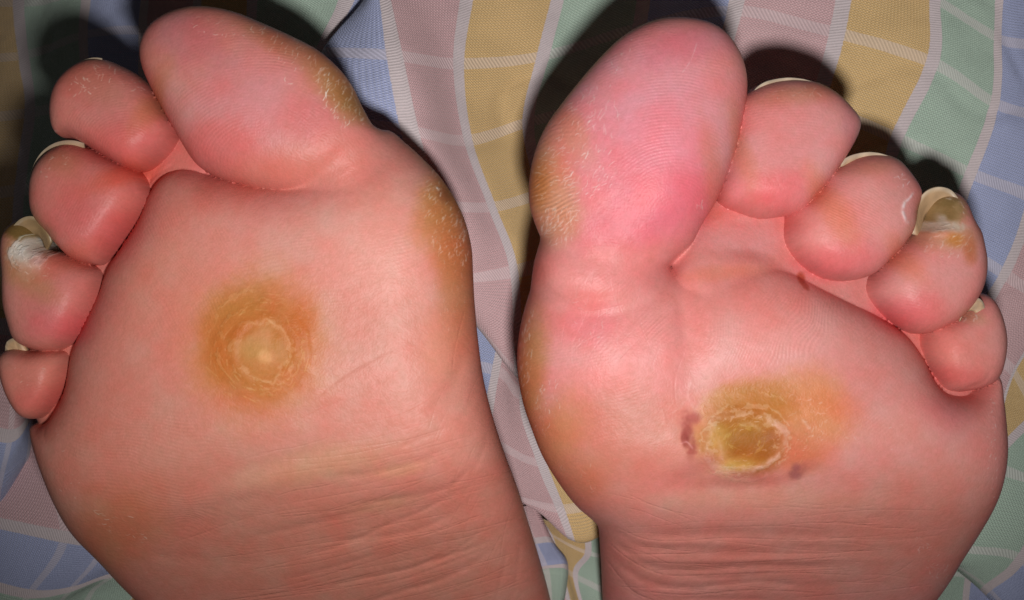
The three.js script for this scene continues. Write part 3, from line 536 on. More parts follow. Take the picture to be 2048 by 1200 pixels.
// ------------------------------------------------------------------ the foot on the right, cracked callus and bruises
{
  const foot = makeFoot({
    box: [-4, -88, 110, 66],
    slope: (x, y) => -1.0 * ramp(-29 - y, 19),
    pieces: [
      { role: 't', zc: -12, Tf: 14, Tb: 13, n: 1.7, tilt: [1290, 300, 0.0, 0.0], pts: [[1378, 492], [1402, 450], [1432, 400], [1452, 350], [1472, 290], [1490, 200], [1490, 150], [1475, 105], [1445, 66], [1405, 45], [1350, 38], [1300, 46], [1250, 71], [1210, 106], [1165, 156], [1125, 206], [1090, 256], [1068, 310], [1058, 365], [1060, 415], [1074, 458], [1084, 485], [1082, 530], [1110, 585], [1200, 610], [1270, 590], [1310, 555], [1345, 522]] },
      { role: 't', zc: -16, Tf: 13, Tb: 9, n: 1.85, tilt: [1580, 300, -0.02, -0.14], pts: [[1466, 214], [1494, 184], [1530, 168], [1575, 162], [1622, 168], [1662, 188], [1692, 217], [1712, 242], [1712, 266], [1696, 300], [1668, 344], [1630, 392], [1596, 426], [1560, 434], [1520, 437], [1480, 427], [1442, 410], [1432, 385], [1442, 340], [1455, 280]] },
      { role: 't', zc: -17, Tf: 14, Tb: 9, n: 1.85, tilt: [1700, 430, -0.06, -0.12], pts: [[1570, 450], [1576, 420], [1614, 388], [1644, 348], [1672, 330], [1702, 314], [1745, 309], [1782, 320], [1806, 346], [1828, 378], [1831, 402], [1820, 453], [1795, 494], [1761, 530], [1737, 550], [1702, 561], [1650, 559], [1610, 541], [1580, 511], [1567, 480]] },
      { role: 't', zc: -18, Tf: 14, Tb: 9, n: 1.85, tilt: [1850, 560, -0.08, -0.08], pts: [[1733, 572], [1754, 530], [1792, 487], [1814, 464], [1828, 442], [1834, 414], [1852, 391], [1878, 383], [1903, 389], [1920, 413], [1929, 440], [1947, 466], [1947, 475], [1956, 522], [1951, 570], [1931, 610], [1903, 640], [1873, 657], [1838, 668], [1800, 660], [1764, 632], [1740, 602]] },
      { role: 't', zc: -19, Tf: 13, Tb: 10, n: 1.7, tilt: [1910, 690, -0.1, -0.02], pts: [[1833, 682], [1846, 650], [1894, 628], [1918, 606], [1945, 586], [1966, 592], [1983, 622], [1994, 670], [1991, 715], [1978, 757], [1950, 774], [1910, 782], [1875, 777], [1850, 747], [1837, 712]] },
      { role: 'w', zc: -22, tilt: [1480, 490, -0.42, -0.5], Tf: 11.5, Tb: 16, n: 2.6, pts: [[1390, 420], [1440, 330], [1600, 300], [1760, 400], [1900, 560], [1965, 680], [1985, 780], [1930, 880], [1700, 800], [1480, 700], [1375, 620], [1335, 575], [1345, 510]] },
      { role: 'b', zc: -21, Tf: 21, Tb: 29, n: 3.0, pts: [[1085, 480], [1077, 530], [1060, 582], [1045, 632], [1035, 690], [1035, 742], [1045, 802], [1064, 860], [1085, 912], [1115, 962], [1150, 1008], [1182, 1036], [1197, 1056], [1201, 1100], [1204, 1150], [1206, 1200], [1212, 1300], [1215, 1400], [1770, 1400], [1810, 1290], [1845, 1202], [1864, 1176], [1890, 1138], [1906, 1108], [1932, 1068], [1966, 1010], [1986, 960], [1996, 900], [1994, 840], [1990, 795], [1987, 752], [1968, 742], [1940, 770], [1912, 784], [1862, 768], [1832, 712], [1796, 664], [1742, 628], [1682, 598], [1622, 566], [1562, 532], [1502, 512], [1432, 512], [1392, 514], [1352, 532], [1300, 530], [1200, 510], [1130, 492]] },
    ],
    soft: [[1190, 575, 165, 85, 0, 8], [1090, 540, 60, 60, 0, 4]],
    level: [[1480, 515, 70, 36, 0, 4]],
    bumps: [
      [1320, 300, 120, 130, 10, 1.6], [1330, 400, 80, 70, 0, 0.7], [1230, 700, 160, 130, 0, 2.0], [1540, 680, 160, 80, 10, 1.4], [1368, 630, 26, 70, -4, -1.3], [1385, 700, 34, 80, -10, -0.7], [1700, 820, 200, 120, 10, 1.0], 
      [1480, 970, 200, 40, 0, -0.8], [1500, 1110, 250, 14, 0, 0.7], [1500, 1060, 260, 20, 0, 0.4], [1500, 1152, 250, 12, 0, 0.6], [1850, 820, 60, 40, -20, 0.5], [1879, 420, 36, 26, 0, -2.4], [1880, 462, 40, 9, 0, 0.7], 
    ],
    folds: [
      [[[1198, 1040], [1233, 1067], [1271, 1087], [1333, 1096], [1417, 1092], [1512, 1087], [1640, 1094], [1740, 1088]], 1.3, -0.496], [[[1206, 1052], [1230, 1080], [1258, 1108], [1317, 1137], [1417, 1139], [1512, 1130], [1620, 1132], [1730, 1122]], 1.1, -0.480], [[[1204, 1072], [1225, 1105], [1250, 1137], [1300, 1166], [1375, 1176], [1512, 1164], [1633, 1172], [1740, 1158]], 1.1, -0.480],
      [[[1260, 1060], [1320, 1073], [1420, 1068], [1560, 1066], [1680, 1076]], 1.5, -0.280], [[[1320, 1115], [1420, 1117], [1540, 1112]], 0.9, -0.240], [[[1215, 1120], [1245, 1165], [1285, 1200]], 1.0, -0.320], [[[1330, 1150], [1430, 1155], [1560, 1148]], 0.8, -0.240], [[[1300, 1195], [1420, 1198], [1600, 1200]], 1.0, -0.320],
      [[[1100, 488], [1180, 500], [1250, 506], [1310, 520], [1345, 540]], 2.0, -0.280], [[[1366, 585], [1362, 620], [1368, 660], [1382, 700]], 1.2, -0.240], [[[1400, 512], [1470, 520], [1540, 524]], 1.4, 0.3], [[[1450, 440], [1510, 446], [1570, 440]], 1.0, -0.240], [[[1640, 1040], [1750, 1035], [1840, 1050]], 2.0, -0.240],
      [[[1130, 590], [1190, 596], [1240, 588]], 0.8, -0.120], [[[1180, 640], [1178, 600], [1195, 570]], 0.8, -0.096], [[[1930, 775], [1965, 765], [1985, 740]], 0.6, -0.320], [[[1150, 680], [1175, 640], [1230, 600]], 1.0, -0.112], [[[1230, 690], [1265, 640], [1320, 590]], 0.9, -0.128], [[[1260, 700], [1300, 650], [1330, 620]], 0.9, -0.096], [[[1700, 1000], [1800, 985], [1900, 990]], 2.4, -0.160],
    ],
    relief: (on) => {
      const a = on(1490, 880), b = on(1378, 868);
      return (x, y) => {
        const r = Math.hypot((x - a[0]) / 1.15, (y - a[1]) / 0.85) + 1.5 * fbm(x * 0.35, y * 0.35, 3), q = Math.hypot((x - b[0]) / 0.55, y - b[1]);
        return 0.6 * (1 - sstep(6, 13, r)) + (0.1 + 0.14 * vn(x * 0.4, y * 0.4)) * Math.exp(-(((r - 7.2) / 1.0) ** 2)) - 0.25 * (1 - sstep(2.0, 7.2, r)) - 0.15 * Math.exp(-((q / 3.4) ** 2));
      };
    },
  });
  const s = new Skin(foot, [222, 136, 122], [0.95, 0.975, 1.03]);
  s.patch(1560, 1100, 520, 190, 0, [202, 128, 106], 0.6, 1, 0.35);  // browner arch skin, its colour also carrying part of the shade
  s.patch(1820, 1030, 180, 130, 0, [214, 126, 104], 0.5); s.patch(1480, 1000, 240, 30, 0, [214, 146, 118], 0.5);
  s.patch(1750, 830, 180, 110, 10, [218, 134, 120], 0.6); s.patch(1890, 830, 60, 40, 0, [224, 116, 110], 0.6); s.patch(1800, 860, 80, 40, 0, [222, 148, 128], 0.5);
  s.patch(1220, 700, 170, 130, 0, [236, 142, 132], 0.8); s.patch(1180, 650, 60, 40, 0, [232, 122, 124], 0.5); s.patch(1200, 890, 150, 120, 20, [206, 122, 98], 0.8); s.patch(1560, 660, 190, 80, 10, [236, 152, 138], 0.7); s.patch(1230, 1000, 100, 50, 20, [220, 128, 108], 0.5);  // paler ball, darker towards its lower left
  s.patch(1290, 230, 180, 190, 0, [228, 142, 146], 0.85); s.patch(1330, 395, 110, 70, 10, [236, 98, 106], 0.8); s.patch(1300, 370, 150, 130, 0, [234, 112, 118], 0.6); s.patch(1250, 455, 110, 40, 10, [224, 108, 116], 0.7); s.patch(1220, 540, 140, 50, 0, [230, 132, 124], 0.6); s.patch(1380, 90, 110, 40, 15, [214, 110, 116], 0.6); s.patch(1430, 360, 26, 110, 15, [216, 114, 88], 0.5); s.patch(1330, 280, 60, 60, 0, [238, 138, 142], 0.6);
  s.patch(1580, 290, 130, 130, 0, [226, 144, 136], 0.9); s.patch(1570, 385, 90, 40, 0, [230, 98, 98], 0.7); s.patch(1590, 190, 90, 24, 8, [204, 130, 98], 0.7); s.patch(1560, 240, 70, 50, 0, [230, 136, 126], 0.5); s.patch(1480, 300, 20, 90, 15, [214, 124, 92], 0.5); s.patch(1700, 250, 22, 40, 0, [206, 124, 122], 0.5);
  s.patch(1705, 440, 130, 120, 0, [230, 146, 134], 0.9); s.patch(1690, 520, 90, 40, 10, [224, 102, 100], 0.7); s.patch(1660, 410, 30, 90, 30, [224, 128, 92], 0.6); s.patch(1740, 335, 60, 20, 5, [204, 128, 102], 0.6); s.patch(1800, 380, 36, 50, -30, [206, 136, 124], 0.5);
  s.patch(1850, 570, 110, 100, 0, [228, 140, 128], 0.9); s.patch(1830, 630, 70, 40, 0, [222, 98, 96], 0.7); s.patch(1890, 470, 70, 34, 0, [206, 140, 106], 0.9); s.patch(1879, 418, 50, 40, 0, [156, 124, 78], 0.95, 0.6, 0.3); s.patch(1862, 410, 20, 12, 20, [124, 94, 52], 0.5, 0.8, 0.5); s.patch(1902, 424, 10, 18, 0, [130, 100, 56], 0.5, 0.8, 0.5); s.patch(1880, 452, 46, 14, 0, [214, 184, 158], 0.9, 0.7, 0.6); s.patch(1884, 436, 10, 14, 0, [206, 182, 162], 0.7, 0.8, 0.6); s.ragged(1879, 425, 50, 42, 0.55, 1.0, [214, 190, 168], 0.5, 0.05, 0.25); s.patch(1910, 480, 20, 14, 0, [200, 122, 56], 0.8); s.patch(1940, 500, 16, 30, 0, [190, 104, 62], 0.7); s.patch(1800, 520, 24, 60, 40, [222, 116, 80], 0.5);
  s.patch(1910, 700, 80, 90, 0, [226, 134, 118], 0.9); s.patch(1900, 750, 60, 24, 0, [210, 96, 88], 0.6); s.patch(1940, 632, 30, 16, -20, [208, 142, 112], 0.8);
  s.patch(1490, 470, 100, 40, 0, [226, 152, 142], 0.9, 0.7); s.patch(1450, 545, 90, 16, 5, [226, 126, 96], 0.5);
  // amber edges
  s.patch(1100, 360, 46, 100, 8, [206, 138, 96], 0.85, 1); s.patch(1140, 260, 30, 80, 30, [212, 140, 106], 0.6); s.patch(1110, 440, 50, 50, 0, [208, 142, 108], 0.8); s.patch(1078, 370, 22, 60, 0, [190, 116, 58], 0.7);
  s.patch(1058, 760, 30, 150, -6, [196, 126, 76], 0.85, 1); s.patch(1105, 880, 50, 100, -25, [206, 130, 84], 0.75, 1); s.patch(1160, 960, 50, 60, -40, [206, 124, 86], 0.6);
  // callus
  s.patch(1520, 860, 180, 100, 10, [216, 132, 96], 0.6); s.patch(1640, 830, 66, 60, 0, [218, 124, 70], 0.7); s.patch(1590, 800, 90, 50, 30, [208, 134, 72], 0.6); s.patch(1600, 900, 60, 40, 0, [204, 108, 64], 0.6);
  s.patch(1500, 806, 92, 46, 8, [188, 112, 46], 0.9, 0.7); s.patch(1470, 800, 50, 26, 0, [196, 136, 72], 0.4); s.patch(1410, 880, 30, 50, 0, [202, 132, 74], 0.7);
  s.patch(1490, 882, 78, 66, 5, [156, 84, 28], 0.97, 0.6); s.patch(1500, 850, 60, 22, 8, [184, 114, 42], 0.8); s.patch(1440, 895, 24, 44, 10, [222, 168, 98], 0.8, 0.8); s.patch(1475, 925, 44, 16, 5, [224, 174, 98], 0.85, 0.9); s.patch(1495, 890, 44, 34, 0, [158, 84, 28], 0.6);
  const P = [236, 190, 168];
  s.patch(1488, 884, 66, 54, 5, [172, 104, 34], 0.5, 0.8, 0.3);
  s.ragged(1490, 884, 78, 62, 0.72, 1.3, [224, 176, 138], 0.38, 0.03, 0.36); s.ragged(1500, 870, 84, 70, 1.2, 1.5, [222, 164, 118], 0.3, 0.04, 0.28); s.ragged(1486, 880, 50, 40, 0.5, 0.95, [206, 150, 80], 0.4, 0.03, 0.3);
  for (const [l, w, a] of [[[[1418, 850], [1426, 834], [1450, 836], [1480, 832], [1510, 824]], 9.0, 0.28], [[[1520, 826], [1548, 846], [1568, 862], [1574, 872]], 13.5, 0.46], [[[1574, 872], [1562, 900], [1540, 920], [1510, 936], [1480, 944]], 12.0, 0.46], [[[1478, 852], [1502, 848], [1522, 862]], 9.0, 0.34], [[[1480, 944], [1450, 938], [1420, 930]], 10.5, 0.34], [[[1432, 846], [1420, 870], [1412, 900], [1418, 924]], 9.0, 0.31], [[[1540, 950], [1500, 962], [1460, 958]], 7.5, 0.19], [[[1500, 944], [1530, 930], [1556, 908]], 9.0, 0.50], [[[1545, 840], [1560, 856], [1572, 866]], 15.0, 0.50], [[[1436, 880], [1444, 900], [1440, 920]], 12.0, 0.31], [[[1605, 838], [1615, 850], [1622, 858]], 7.5, 0.37], [[[1324, 820], [1330, 840], [1326, 850]], 6.0, 0.19], [[[1384, 760], [1378, 790], [1390, 820]], 7.5, 0.19], [[[1345, 828], [1362, 814], [1374, 800]], 6.0, 0.22]]) s.line(l, w, P, a * 0.8, 0.04);
  s.flakes(1580, 850, 100, 60, 10, 44, 8, P, 0.5, 20); s.flakes(1470, 930, 60, 20, 0, 20, 10, P, 0.5, 10); s.flakes(1640, 850, 30, 30, 0, 12, 10, P, 0.5);
  s.patch(1376, 862, 13, 30, 6, [160, 72, 62], 0.8, 0.9, 0.5); s.patch(1384, 900, 10, 20, -16, [166, 76, 64], 0.75, 0.9, 0.5); s.patch(1388, 836, 15, 14, 0, [172, 82, 74], 0.7, 0.8); s.patch(1370, 880, 8, 18, 10, [140, 54, 46], 0.6, 0.6); s.line([[1362, 888], [1374, 884], [1386, 898]], 4, [226, 150, 140], 0.6, 0.05); s.line([[1388, 862], [1380, 880]], 4, [206, 120, 112], 0.4, 0.04, false);
  s.patch(1598, 942, 18, 12, 35, [156, 82, 70], 0.55, 0.9, 0.5); s.patch(1590, 950, 14, 9, -20, [150, 82, 78], 0.6, 0.8); s.patch(1592, 934, 10, 10, 0, [140, 74, 76], 0.5); s.patch(1620, 930, 22, 12, 0, [190, 112, 92], 0.5); s.patch(1602, 556, 13, 10, 60, [176, 74, 52], 0.85, 0.7); s.patch(1610, 570, 8, 12, 30, [180, 76, 58], 0.7, 0.7);
  s.patch(1390, 935, 60, 22, 25, [196, 112, 98], 0.6); s.patch(1480, 962, 100, 16, 3, [186, 102, 84], 0.6);
  s.matte(1380, 864, 26, 54, 10, 0.85); s.matte(1598, 944, 26, 20, 30, 0.8); s.matte(1495, 880, 110, 90, 5, 0.6); s.matte(1100, 370, 60, 120, 8, 0.5); s.matte(1070, 800, 50, 200, -10, 0.5); s.matte(1560, 1140, 420, 90, 0, 0.4); s.matte(1880, 430, 60, 60, 0, 0.4);
  // friction ridges
  const arcs = (px, py, sx, sy, per) => { const c = foot.on(px, py); return (x, y) => (Math.hypot((x - c[0]) / sx, (y - c[1]) / sy) + 0.5 * fbm(x * 0.12, y * 0.12, 2)) / per; };
  const rows = (deg, per, w = 1) => { const co = Math.cos(deg * Math.PI / 180), si = Math.sin(deg * Math.PI / 180); return (x, y) => (x * si - y * co + w * fbm(x * 0.1 + 7, y * 0.1, 2) * 2.4) / per; };
  s.ridges(1300, 220, 200, 210, 20, arcs(1350, 430, 1.1, 1, 0.68), 0.026, 0.035); s.ridges(1110, 350, 60, 110, 0, rows(20, 0.9), 0.08, 0.14); s.ridges(1280, 480, 150, 60, 0, rows(175, 0.68), 0.012, 0.015);
  s.ridges(1580, 280, 120, 120, 0, arcs(1570, 480, 1.4, 1, 0.64), 0.014, 0.02); s.ridges(1690, 420, 120, 110, 0, rows(150, 0.64), 0.024, 0.03); s.ridges(1850, 560, 90, 90, 0, rows(160, 0.64), 0.012, 0.018); s.ridges(1910, 700, 60, 70, 0, rows(150, 0.64), 0.01, 0.015);
  s.ridges(1560, 650, 190, 80, 10, rows(60, 0.75, 1.6), 0.045, 0.04); s.ridges(1260, 640, 120, 90, -40, rows(45, 0.85, 1.2), 0.05, 0.04); s.ridges(1480, 530, 110, 50, 0, rows(75, 0.75), 0.02, 0.02); s.ridges(1180, 760, 140, 170, 0, rows(15, 0.72), 0.014, 0.02); s.ridges(1750, 760, 160, 140, 0, rows(40, 0.72), 0.016, 0.02); s.ridges(1700, 1000, 230, 90, 0, rows(5, 0.9, 1.6), 0.012, 0.015);
  for (const [l, w, d] of [[[[1212, 1080], [1260, 1120], [1330, 1150], [1430, 1150], [1560, 1145], [1700, 1150]], 5, -0.090], [[[1206, 1110], [1236, 1150], [1270, 1185], [1320, 1205]], 5, -0.090], [[[1230, 1052], [1290, 1078], [1360, 1082], [1460, 1076], [1600, 1080], [1720, 1074]], 4, -0.068], [[[1300, 1124], [1420, 1128], [1560, 1122], [1700, 1112]], 4, -0.075], [[[1340, 1060], [1440, 1055], [1560, 1052], [1660, 1060]], 4, -0.053], [[[1280, 1182], [1380, 1190], [1500, 1180], [1640, 1186]], 5, -0.090], [[[1500, 1105], [1620, 1108], [1760, 1100]], 4, -0.060], [[[1560, 1010], [1640, 1018], [1760, 1010]], 5, -0.045], [[[1120, 610], [1180, 622], [1260, 606]], 3, -0.038], [[[1205, 590], [1196, 640], [1180, 690]], 3, -0.038], [[[1240, 560], [1236, 600], [1250, 640]], 3, -0.038], [[[1370, 700], [1350, 760], [1352, 810]], 4, -0.045], [[[1700, 1165], [1780, 1150], [1830, 1120]], 4, -0.045]]) s.line(l, w, [0, 0, 0], 0, d);
  for (let i = 0; i < 40; i++) {        // fine creases across the arch
    const x = rr(1260, 1780), y = rr(1000, 1205), l = rr(50, 170), m = rr(-0.09, 0.09) - (x < 1330 ? 0.35 : 0), c = rr(-0.0004, 0.0004);
    s.line([-1, -0.4, 0.2, 1].map((t) => [x + t * l, y - t * l * m + c * (t * l) ** 2 + rr(-3, 3)]), rr(2.2, 4.2), [0, 0, 0], 0, -rr(0.02, 0.07));
  }
  for (let i = 0; i < 26; i++) { const x = rr(1120, 1330), y = rr(560, 720), l = rr(16, 40), t = rr(0.5, 1.9); s.line([[x - l * Math.cos(t), y + l * Math.sin(t)], [x + rr(-3, 3), y + rr(-3, 3)], [x + l * Math.cos(t), y - l * Math.sin(t)]], rr(2, 3.4), [244, 176, 166], 0.15, -rr(0.01, 0.04)); }
  // dry skin
  const W = [240, 214, 196];
  s.flakes(1150, 290, 60, 120, 28, 120, 12, W, 0.55, 50); s.flakes(1110, 390, 50, 100, 0, 120, 11, W, 0.5, 20); s.flakes(1120, 450, 40, 40, 0, 60, 14, W, 0.5, 70); s.flakes(1200, 150, 120, 30, 48, 40, 6, W, 0.5); s.flakes(1180, 240, 60, 60, 0, 26, 16, W, 0.4, 80); s.line([[1394, 86], [1382, 120], [1364, 146]], 2.5, W, 0.3, 0.02); s.flakes(1400, 410, 10, 6, 0, 5, 9, W, 0.9);
  s.flakes(1050, 720, 16, 130, -4, 70, 12, W, 0.55, 80); s.flakes(1080, 840, 30, 90, -20, 50, 9, W, 0.45, 80); s.flakes(1150, 960, 50, 60, -40, 14, 8, W, 0.35); s.flakes(1180, 640, 40, 60, 0, 20, 12, W, 0.3);
  s.flakes(1810, 360, 24, 14, 20, 8, 10, [246, 226, 216], 0.8); s.line([[1812, 400], [1806, 420], [1812, 440], [1818, 446]], 8, [242, 214, 202], 0.75, 0.1); s.line([[1828, 385], [1820, 396], [1812, 404]], 6, [240, 214, 204], 0.7, 0.08); s.flakes(1900, 490, 50, 24, 0, 46, 12, W, 0.4, 40); s.flakes(1940, 636, 14, 8, 0, 5, 9, W, 0.8); s.flakes(1600, 185, 60, 12, 5, 22, 8, W, 0.5);
  s.flakes(1985, 900, 10, 110, 0, 46, 5, W, 0.45); s.flakes(1880, 1140, 20, 80, 35, 60, 6, W, 0.45); s.flakes(1700, 850, 160, 120, 0, 18, 5, W, 0.3);
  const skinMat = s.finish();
  const o = thing('bare_foot', 'pink sole of a bare foot with dark red marks beside a cracked yellow callus', 'foot', null, out3(50, -10, -20));
  o.name = 'bare_foot_001';
  const c = foot.on(1492, 870), isCallus = (x, y, z, nz) => nz > 0 && z > -12 && Math.hypot((x - c[0]) / 1.12, (y - c[1]) / 1.15) < 8.9 + 0.5 * vn(x * 0.5, y * 0.5);
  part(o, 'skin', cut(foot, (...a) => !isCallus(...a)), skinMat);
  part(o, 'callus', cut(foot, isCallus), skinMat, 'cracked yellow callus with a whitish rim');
  const horn = [200, 182, 160];
  part(o, 'toenail', nailEdge([[1507, 184], [1518, 172], [1538, 162], [1574, 156], [1608, 159], [1636, 169], [1652, 184]], -10.5, [1580, 300], 0.7, horn, 5, 0.3), nailMat);
  part(o, 'toenail', nailEdge([[1669, 338], [1681, 324], [1707, 310], [1745, 305], [1780, 314], [1800, 331], [1806, 346]], -10.5, [1700, 430], 0.7, horn, 5, 0.3), nailMat);
  part(o, 'toenail', nailEdge([[1829, 468], [1828, 438], [1835, 408], [1853, 384], [1878, 375], [1904, 382], [1922, 408], [1929, 440], [1927, 468]], -9.5, [1878, 480], 0.9, [196, 176, 150], 5, 0.75), nailMat, 'raised toenail edge, pale rim round an olive brown hollow');
  part(o, 'toenail', nailEdge([[1922, 622], [1934, 603], [1952, 596], [1966, 604], [1972, 624], [1973, 640]], -9, [1915, 690], 0.9, horn, 3), nailMat);
}

// ------------------------------------------------------------------ the checked bedspread
{
  // one repeat of the weave: four colours across, a white band along each edge
  const W = 2048, Hh = 512, data = new Uint8Array(W * Hh * 4), bm = new Float32Array(W * Hh * 4);
  const cols = [[188, 197, 238], [236, 192, 195], [246, 205, 142], [194, 218, 199]], white = [222, 208, 210];   // blue, pink, yellow, green
  for (let j = 0, k = 0; j < Hh; j++) for (let i = 0; i < W; i++, k++) {
    const cu = i / 512, col = cols[Math.floor(cu)], fu = cu - Math.floor(cu), fv = j / Hh, band = 0.076;
    const jit = 0.004 * vn(i * 0.25, j * 0.25);
    const su = Math.min(fu, 1 - fu) < band + jit, sv = Math.min(fv, 1 - fv) < band + jit;
    // weave: satin floats on the squares, slanting ribs on the bands
    let h, c;
    const fx = i / 512 * 28, fy = j / 512 * 28;
    const floatAt = Math.cos(2 * Math.PI * (fx + 0.5 * Math.floor(fy))) * Math.cos(2 * Math.PI * fy * 0.5);
    const ribU = Math.sin(2 * Math.PI * (j / 512 * 26 + i / 512 * 13)), ribV = Math.sin(2 * Math.PI * (i / 512 * 24 - j / 512 * 15));
    const th = vn(i * 0.18, j * 0.6) * 0.5 + vn(i * 0.6, j * 0.18) * 0.5;
    if (su) { h = 0.5 * ribU; c = white.map((w) => w * (0.94 + 0.045 * ribU)); }
    else if (sv) { const t = 0.52; h = 0.5 * ribV; c = col.map((a, q) => (a * (1 - t) + white[q] * t) * (0.94 + 0.06 * ribV)); }
    else { h = floatAt; c = col.map((a) => a * (0.90 + 0.12 * floatAt) + Math.max(0, floatAt - 0.35) * (246 - a) * 0.75); }
    const v = 1 + 0.05 * th + 0.05 * (hash(i >> 1, j >> 1) - 0.5);
    data[k * 4] = clamp(c[0] * v, 0, 255); data[k * 4 + 1] = clamp(c[1] * v, 0, 255); data[k * 4 + 2] = clamp(c[2] * v, 0, 255); data[k * 4 + 3] = 255;
    bm[k * 4] = bm[k * 4 + 1] = bm[k * 4 + 2] = 0.09 * h + 0.03 * th; bm[k * 4 + 3] = 1;
  }
  const t = new THREE.DataTexture(data, W, Hh, THREE.RGBAFormat, THREE.UnsignedByteType); t.colorSpace = THREE.SRGBColorSpace;
  const u = new THREE.DataTexture(bm, W, Hh, THREE.RGBAFormat, THREE.FloatType);
  for (const q of [t, u]) { q.wrapS = q.wrapT = THREE.RepeatWrapping; q.magFilter = q.minFilter = THREE.LinearFilter; q.needsUpdate = true; }
  const cloth = new THREE.MeshPhysicalMaterial({ map: t, bumpMap: u, bumpScale: 0.001, roughness: 0.72, specularIntensity: 0.4, sheen: 0.25, sheenRoughness: 0.6, sheenColor: new THREE.Color(1, 1, 1), side: THREE.DoubleSide });

  // a lap of cloth through points [px, py, z] given where the bands cross: us and vs count the bands
  function lap(us, vs, rows, n = 14, ripple = 0.85, o = 0) {
    const R = rows.length, C = rows[0].length, P = [], U = [], I = [], A = rows.map((r) => r.map((p) => at(...p)));
    const at2 = (r, c) => A[clamp(r, 0, R - 1)][clamp(c, 0, C - 1)];
    const nw = (C - 1) * n + 1, nh = (R - 1) * n + 1;
    for (let j = 0; j < nh; j++) for (let i = 0; i < nw; i++) {
      const r = Math.min(Math.floor(j / n), R - 2), c = Math.min(Math.floor(i / n), C - 2), fv = j / n - r, fu = i / n - c, p = [0, 0, 0];
      for (let q = 0; q < 3; q++) { const w = [-1, 0, 1, 2].map((k) => crom(at2(r + k, c - 1)[q], at2(r + k, c)[q], at2(r + k, c + 1)[q], at2(r + k, c + 2)[q], fu)); p[q] = crom(...w, fv); }
      p[2] += ripple * (2.2 * fbm(p[0] * 0.045 + o, p[1] * 0.045, 3) + 0.5 * fbm(p[0] * 0.2, p[1] * 0.2 + o, 2) - 1.1 * Math.max(0, 0.22 - Math.abs(vn(p[0] * 0.05 + p[1] * 0.03 + o, p[1] * 0.06 - p[0] * 0.02))) * 4);
      P.push(...out3(...p));
      const a = us[c] + (us[c + 1] - us[c]) * fu, b = vs[r] + (vs[r + 1] - vs[r]) * fv;
      U.push(a / 4, b);
    }
    for (let j = 0; j < nh - 1; j++) for (let i = 0; i < nw - 1; i++) { const a = j * nw + i, b = a + 1, c = a + nw, d = c + 1; I.push(a, c, b, b, c, d); }
    const g = new THREE.BufferGeometry();
    g.setAttribute('position', new THREE.Float32BufferAttribute(P, 3)); g.setAttribute('uv', new THREE.Float32BufferAttribute(U, 2)); g.setIndex(I); g.computeVertexNormals();
    return g;
  }
  // band u = 0 green|blue, 1 blue|pink, 2 pink|yellow, 3 yellow|green, 4 green|blue ...
  const laps = [];
